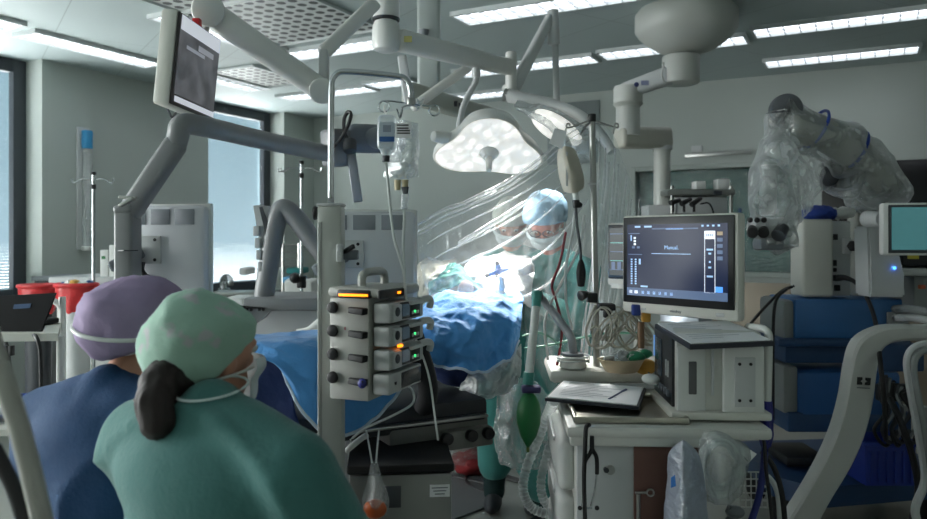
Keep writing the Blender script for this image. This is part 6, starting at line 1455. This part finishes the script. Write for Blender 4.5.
    for s in (-1, 1):
        kn, an = V((s * sp['knee'][0], sp['knee'][1], sp['knee'][2])), V((s * sp['ankle'][0], sp['ankle'][1], sp['ankle'][2]))
        mb.cap(kn, an, .07, .056)
    mb.b.transform(M); remesh(mb, 'trousers', mats.get('legs', mats['gown']), t, .013, 4, lambda c: crumple(c, 7, .005))
    for s in (-1, 1):
        an = V((s * sp['ankle'][0], sp['ankle'][1], sp['ankle'][2])); k = MB(); k.ell(an + V((0, .07, -.035)), (.05, .138, .045)); k.b.transform(M); k.build('clog', mats.get('clog', WHITE), t)
    # eyes, mask
    for s in (-1, 1):
        k = MB(); k.ell(H(s * .032, .085, .016), (.013, .012, .011), hrot, seg=12); k.b.transform(M); e_ = k.build('eye', mat('eye_white', (226, 224, 218), .25), t)
        k = MB(); k.ell(H(s * .032, .0965, .016), (.006, .003, .006), hrot, seg=10); k.b.transform(M); k.build('iris', mat('iris_brown', (52, 36, 28), .3), e_)
    mb = MB()
    def mk(a, c):
        an = (a - .5) * 2.5; z = .0 - .1 * c; r = .108 - .03 * max(0, c - .6) * 2 + .008 * math.sin(c * 9)
        return M @ H(.86 * r * math.sin(an), .02 + r * math.cos(an) * (1 - .12 * c) * .93, z)
    mb.grid(mk, 26, 14, .002); mk_o = mb.build('face_mask', mats['mask'], t)
    for s in (-1, 1):
        k = MB(); k.tube([H(s * .074, .06, -.02), H(s * .09, -.01, -.03), H(s * .07, -.085, -.045)], .003, seg=6); k.b.transform(M); k.build('mask_tie', WHITE, mk_o)
    if sp.get('glove'):
        for w, d, s in hands:
            k = MB(); hand(k, w, d, V((-s * .5, 0, -.8)), s, sp.get('curl', .5), .002); k.b.transform(M); remesh(k, 'glove', mats['glove'], t, .005, 2)
    return t, M, H, hrot
MASKM = mat('mask_white', (206, 214, 216), .8, var=.02)
GLOVE = mat('glove_cream', (222, 214, 196), .5, var=.03)
STAND = dict(hip=(0, .0, .90), shoulder=(0, .08, 1.385), head=(0, .17, 1.60), hyaw=0, hpitch=math.radians(40), knee=(.1, .02, .48), ankle=(.11, -.02, .08), fold=.012, glove=True)
def standing(label, head_w, yaw, tl, tr, mats, hyaw=0.0):
    sp = dict(STAND); k = Vector((0, .17, 0)); k.rotate(Euler((0, 0, yaw)))
    base = Vector((head_w.x - k.x, head_w.y - k.y, 0)); dz = head_w.z - 1.60
    for n in ('hip', 'shoulder', 'head'): v = Vector(sp[n]); v.z += dz * (.6 if n == 'hip' else 1); sp[n] = v
    inv = (Matrix.Translation(base) @ Matrix.Rotation(yaw, 4, 'Z')).inverted()
    sp['hyaw'] = hyaw
    for n, tg, s in (('l', tl, -1), ('r', tr, 1)):
        w = inv @ Vector(tg); a = Vector(sp['shoulder']) + Vector((s * .175, 0, -.03)); m = (a + w) / 2
        d = w - a; L = .29
        if d.length > .54: w = a + d.normalized() * .54; m = (a + w) / 2; d = w - a
        off = math.sqrt(max(.0025, L * L - (d.length / 2) ** 2)); m += Vector((s * .55, -.1, -.8)).normalized() * off
        sp['elbow_' + n], sp['wrist_' + n] = m, w
    return person(label, base, yaw, sp, mats, group=None)
CAP1 = mat('patterned_cap', (196, 200, 190), .8, var=.1, nscale=30)
CAP2 = mat('pale_blue_cap', (150, 184, 206), .8, var=.05, bump=.3)
def cap(t, M, H, hrot, m, c, r, tilt=0.0, am=.006, fr=11, nm='surgical_cap', cut=-.035):
    mb = MB(); T = M @ Matrix.Translation(H(0, 0, 0)) @ (Euler(hrot).to_matrix().to_4x4())
    k = bmesh.new(); bmesh.ops.create_uvsphere(k, u_segments=48, v_segments=32, radius=1)
    bmesh.ops.bisect_plane(k, geom=k.verts[:] + k.edges[:] + k.faces[:], plane_co=(0, 0, cut / r[2]), plane_no=(0, math.sin(tilt), -math.cos(tilt)), clear_outer=True)
    L = T @ Matrix.Translation(Vector(c)) @ Matrix.Diagonal((r[0], r[1], r[2], 1))
    k.transform(L)
    for v in k.verts: v.co += (v.co - (T @ Vector(c))).normalized() * (crumple(v.co, fr, am) - am)
    me = bpy.data.meshes.new('t'); k.to_mesh(me); edge = [Vector(v.co) for v in k.verts if v.is_boundary]; k.free(); mb.b.from_mesh(me)
    o = mb.build(nm, m, t, angle=180)
    md = o.modifiers.new('thickness', 'SOLIDIFY'); md.thickness = .002
    return o
t, M, H, hr = standing('standing surgeon in a patterned white cap and mask, green gown, bending over the field', P(511, 222, 4.08), math.radians(172), P(500, 286, 3.72), P(486, 288, 3.72), dict(skin=SKIN, gown=GOWN, mask=MASKM, glove=GLOVE, clog=DGREY, legs=mat('dark_green_trousers', (30, 58, 58), .85)), 0)
cap(t, M, H, hr, CAP1, (0, -.012, .03), (.098, .118, .104), .5, .004)
t, M, H, hr = standing('standing surgeon in a pale blue cap with flushed face, green gown, nearest the drip pole', P(546, 223, 3.72), math.radians(146), P(515, 290, 3.62), P(498, 292, 3.60), dict(skin=mat('flushed_skin', (206, 130, 112), .5, var=.05), gown=GOWN, mask=MASKM, glove=GLOVE, clog=DGREY, legs=mat('dark_green_trousers', (30, 58, 58), .85)), .25)
cap(t, M, H, hr, CAP2, (0, -.02, .04), (.112, .135, .115), .55, .008)
mb = MB()
for s in (-1, 1): mb.tube([H(s * .032 + .026 * math.cos(a), .104, .016 + .02 * math.sin(a)) for a in [k * PI / 8 for k in range(17)]], .0025, seg=6, n=1)
mb.tube([H(-.006, .108, .018), H(.006, .108, .018)], .0025, seg=6, n=1)
for s in (-1, 1): mb.tube([H(s * .058, .104, .018), H(s * .08, .06, .016), H(s * .085, -.01, .012)], .002, seg=6, n=2)
mb.b.transform(M); mb.build('glasses', DGREY, t)

SEAT = dict(hip=(0, 0, .56), knee=(.17, .40, .54), ankle=(.17, .36, .10), fold=.012, droop=-.1)
# nearer seated person: green gown, pale green printed cap, dark ponytail
hb = P(191, 360, 1.55); yaw = math.radians(-30)
k = Vector((0, .10, 0)); k.rotate(Euler((0, 0, yaw))); base = Vector((hb.x - k.x + .115, hb.y - k.y + .02, 0))
sp = dict(SEAT); sp.update(head=(-.095, .075, hb.z), hyaw=math.radians(-7), hpitch=math.radians(3), shoulder=(.0, .0, 1.115), elbow_l=(-.23, .12, .82), wrist_l=(-.10, .30, .72), elbow_r=(.31, .10, .82), wrist_r=(.10, .31, .72), sw=.215, puff=1.08, fold=.020)
GOWN2 = mat('green_gown_front', (58, 110, 106), .85, var=.05, bump=.15, bscale=110, sheen=.15)
t, M, H, hr = person('seated person in green gown and pale green printed cap, dark ponytail, seen from behind', base, yaw, sp, dict(skin=SKIN, gown=GOWN2, mask=MASKM))
CAPG = mat('printed_green_cap', (152, 184, 168), .85, var=.04, bump=.12, bscale=90)
nt = CAPG.node_tree; vo = nt.nodes.new('ShaderNodeTexNoise'); vo.inputs['Scale'].default_value = 24; vo.inputs['Detail'].default_value = 2; tcn = nt.nodes.new('ShaderNodeTexCoord'); nt.links.new(tcn.outputs['Object'], vo.inputs['Vector'])
cr = nt.nodes.new('ShaderNodeMapRange'); cr.inputs['From Min'].default_value = .56; cr.inputs['From Max'].default_value = .64; nt.links.new(vo.outputs['Fac'], cr.inputs['Value'])
mx = nt.nodes.new('ShaderNodeMixRGB'); mx.inputs[2].default_value = (lin(176), lin(176), lin(178), 1); b_ = nt.nodes['Principled BSDF']; src = b_.inputs['Base Color'].links[0].from_socket
nt.links.new(cr.outputs[0], mx.inputs[0]); nt.links.new(src, mx.inputs[1]); nt.links.new(mx.outputs[0], b_.inputs['Base Color'])
cap(t, M, H, hr, CAPG, (0, -.022, .028), (.106, .124, .112), .70, .010, 9, cut=-.038)
HAIR = mat('dark_brown_hair', (30, 17, 15), .6, var=.15, nscale=60)
IM = M.inverted(); W_ = lambda u, v, Y: IM @ P(u, v, Y)
mb = MB(); mb.ell(H(0, -.06, -.05), (.07, .055, .06)); mb.cap(W_(182, 388, 1.5), W_(164, 380, 1.47), .035, .042); mb.cap(H(-.01, -.09, -.06), W_(160, 384, 1.46), .04, .04); mb.cap(W_(160, 384, 1.46), W_(155, 402, 1.43), .038, .036); mb.cap(W_(155, 402, 1.43), W_(158, 422, 1.42), .038, .034); mb.cap(W_(158, 422, 1.42), W_(164, 433, 1.42), .028, .014)
mb.b.transform(M); remesh(mb, 'hair', HAIR, t, .006, 4, lambda c: mnoise.noise(Vector((c.x * 90, c.y * 90, c.z * 9))) * .004)
mb = MB(); ht = W_(156, 396, 1.45); mb.tube([ht + Vector((.037 * math.cos(a), .037 * math.sin(a), .008 * math.cos(a))) for a in [k * PI / 8 for k in range(17)]], .004, seg=8, n=1); mb.b.transform(M); mb.build('hair_tie', BLACK, t)
# white neckline of the gown
mb = MB(); mb.tube([M @ (Vector((-.0, .0, 1.115)) + Vector((.068 * math.cos(a), .068 * math.sin(a), .096 + .012 * math.sin(a)))) for a in [k * PI / 12 for k in range(25)]], .0025, seg=8, n=1); mb.build('white_collar', mat('collar_white', (204, 216, 214), .8), t)
# farther seated person: navy gown, mauve cap
ha = P(138, 332, 1.9); yaw = math.radians(-22)
k = Vector((0, .10, 0)); k.rotate(Euler((0, 0, yaw))); base = Vector((ha.x - k.x + .02, ha.y - k.y, 0))
sp = dict(SEAT); sp.update(head=(0, .10, ha.z), hyaw=math.radians(-18), hpitch=math.radians(3), shoulder=(-.02, .0, 1.09), elbow_l=(-.30, .06, .84), wrist_l=(-.12, .28, .74), elbow_r=(.22, .04, .84), wrist_r=(.12, .28, .74), sw=.195, puff=1.05, fold=.014)
t, M, H, hr = person('seated person in navy gown and mauve cap tied with white tapes', base, yaw, sp, dict(skin=SKIN, gown=mat('navy_gown', (26, 64, 104), .85, var=.05, bump=.15, bscale=110), mask=MASKM))
MAU = mat('mauve_cap', (150, 132, 164), .85, var=.04, bump=.15, bscale=60)
cap(t, M, H, hr, MAU, (0, -.03, .028), (.118, .138, .114), .55, .012, 8, cut=-.045)
mb = MB(); mb.tube([H((.119) * math.cos(a), -.03 + .140 * math.sin(a), .022 - .03 * math.cos(a + .6)) for a in [math.radians(165 + 10 * k) for k in range(22)]], .005, seg=8, n=2); mb.b.transform(M); tape = mb.build('white_tape', WHITE, t)
mb = MB(); mb.beam(H(-.11, -.05, .035), H(-.115, -.06, .075), .012, .004, bev=.001); mb.beam(H(-.105, -.07, .01), H(-.095, -.09, -.035), .014, .004, bev=.001); mb.b.transform(M); mb.build('tape_end', WHITE, tape)
# stools
for nm, (cx, cy), lab in (('a', (base.x, base.y), 'round black stool under the person in the navy gown'), ('b', (P(196, 354, 1.55).x + .03, 1.48), 'round black stool under the person in the green gown')):
    t = thing('stool', lab, 'stool', (cx, cy, 0), 0, 'wheeled stools')
    MB().cyl((cx, cy, .36), (cx, cy, .43), .19, seg=28, bev=.02).build('seat', BLACK, t)
    MB().cyl((cx, cy, .08), (cx, cy, .37), .025, seg=14).build('post', CHROME, t)
    for k in range(5):
        a = 2 * PI * k / 5; e = Vector((cx + .26 * math.cos(a), cy + .26 * math.sin(a), .075)); MB().beam((cx, cy, .1), e, .035, .025, bev=.006).build('foot', CHROME, t)
        MB().cyl(e + Vector((-.012, 0, -.045)), e + Vector((.012, 0, -.045)), .03, seg=12).build('castor', RUBBER, t)
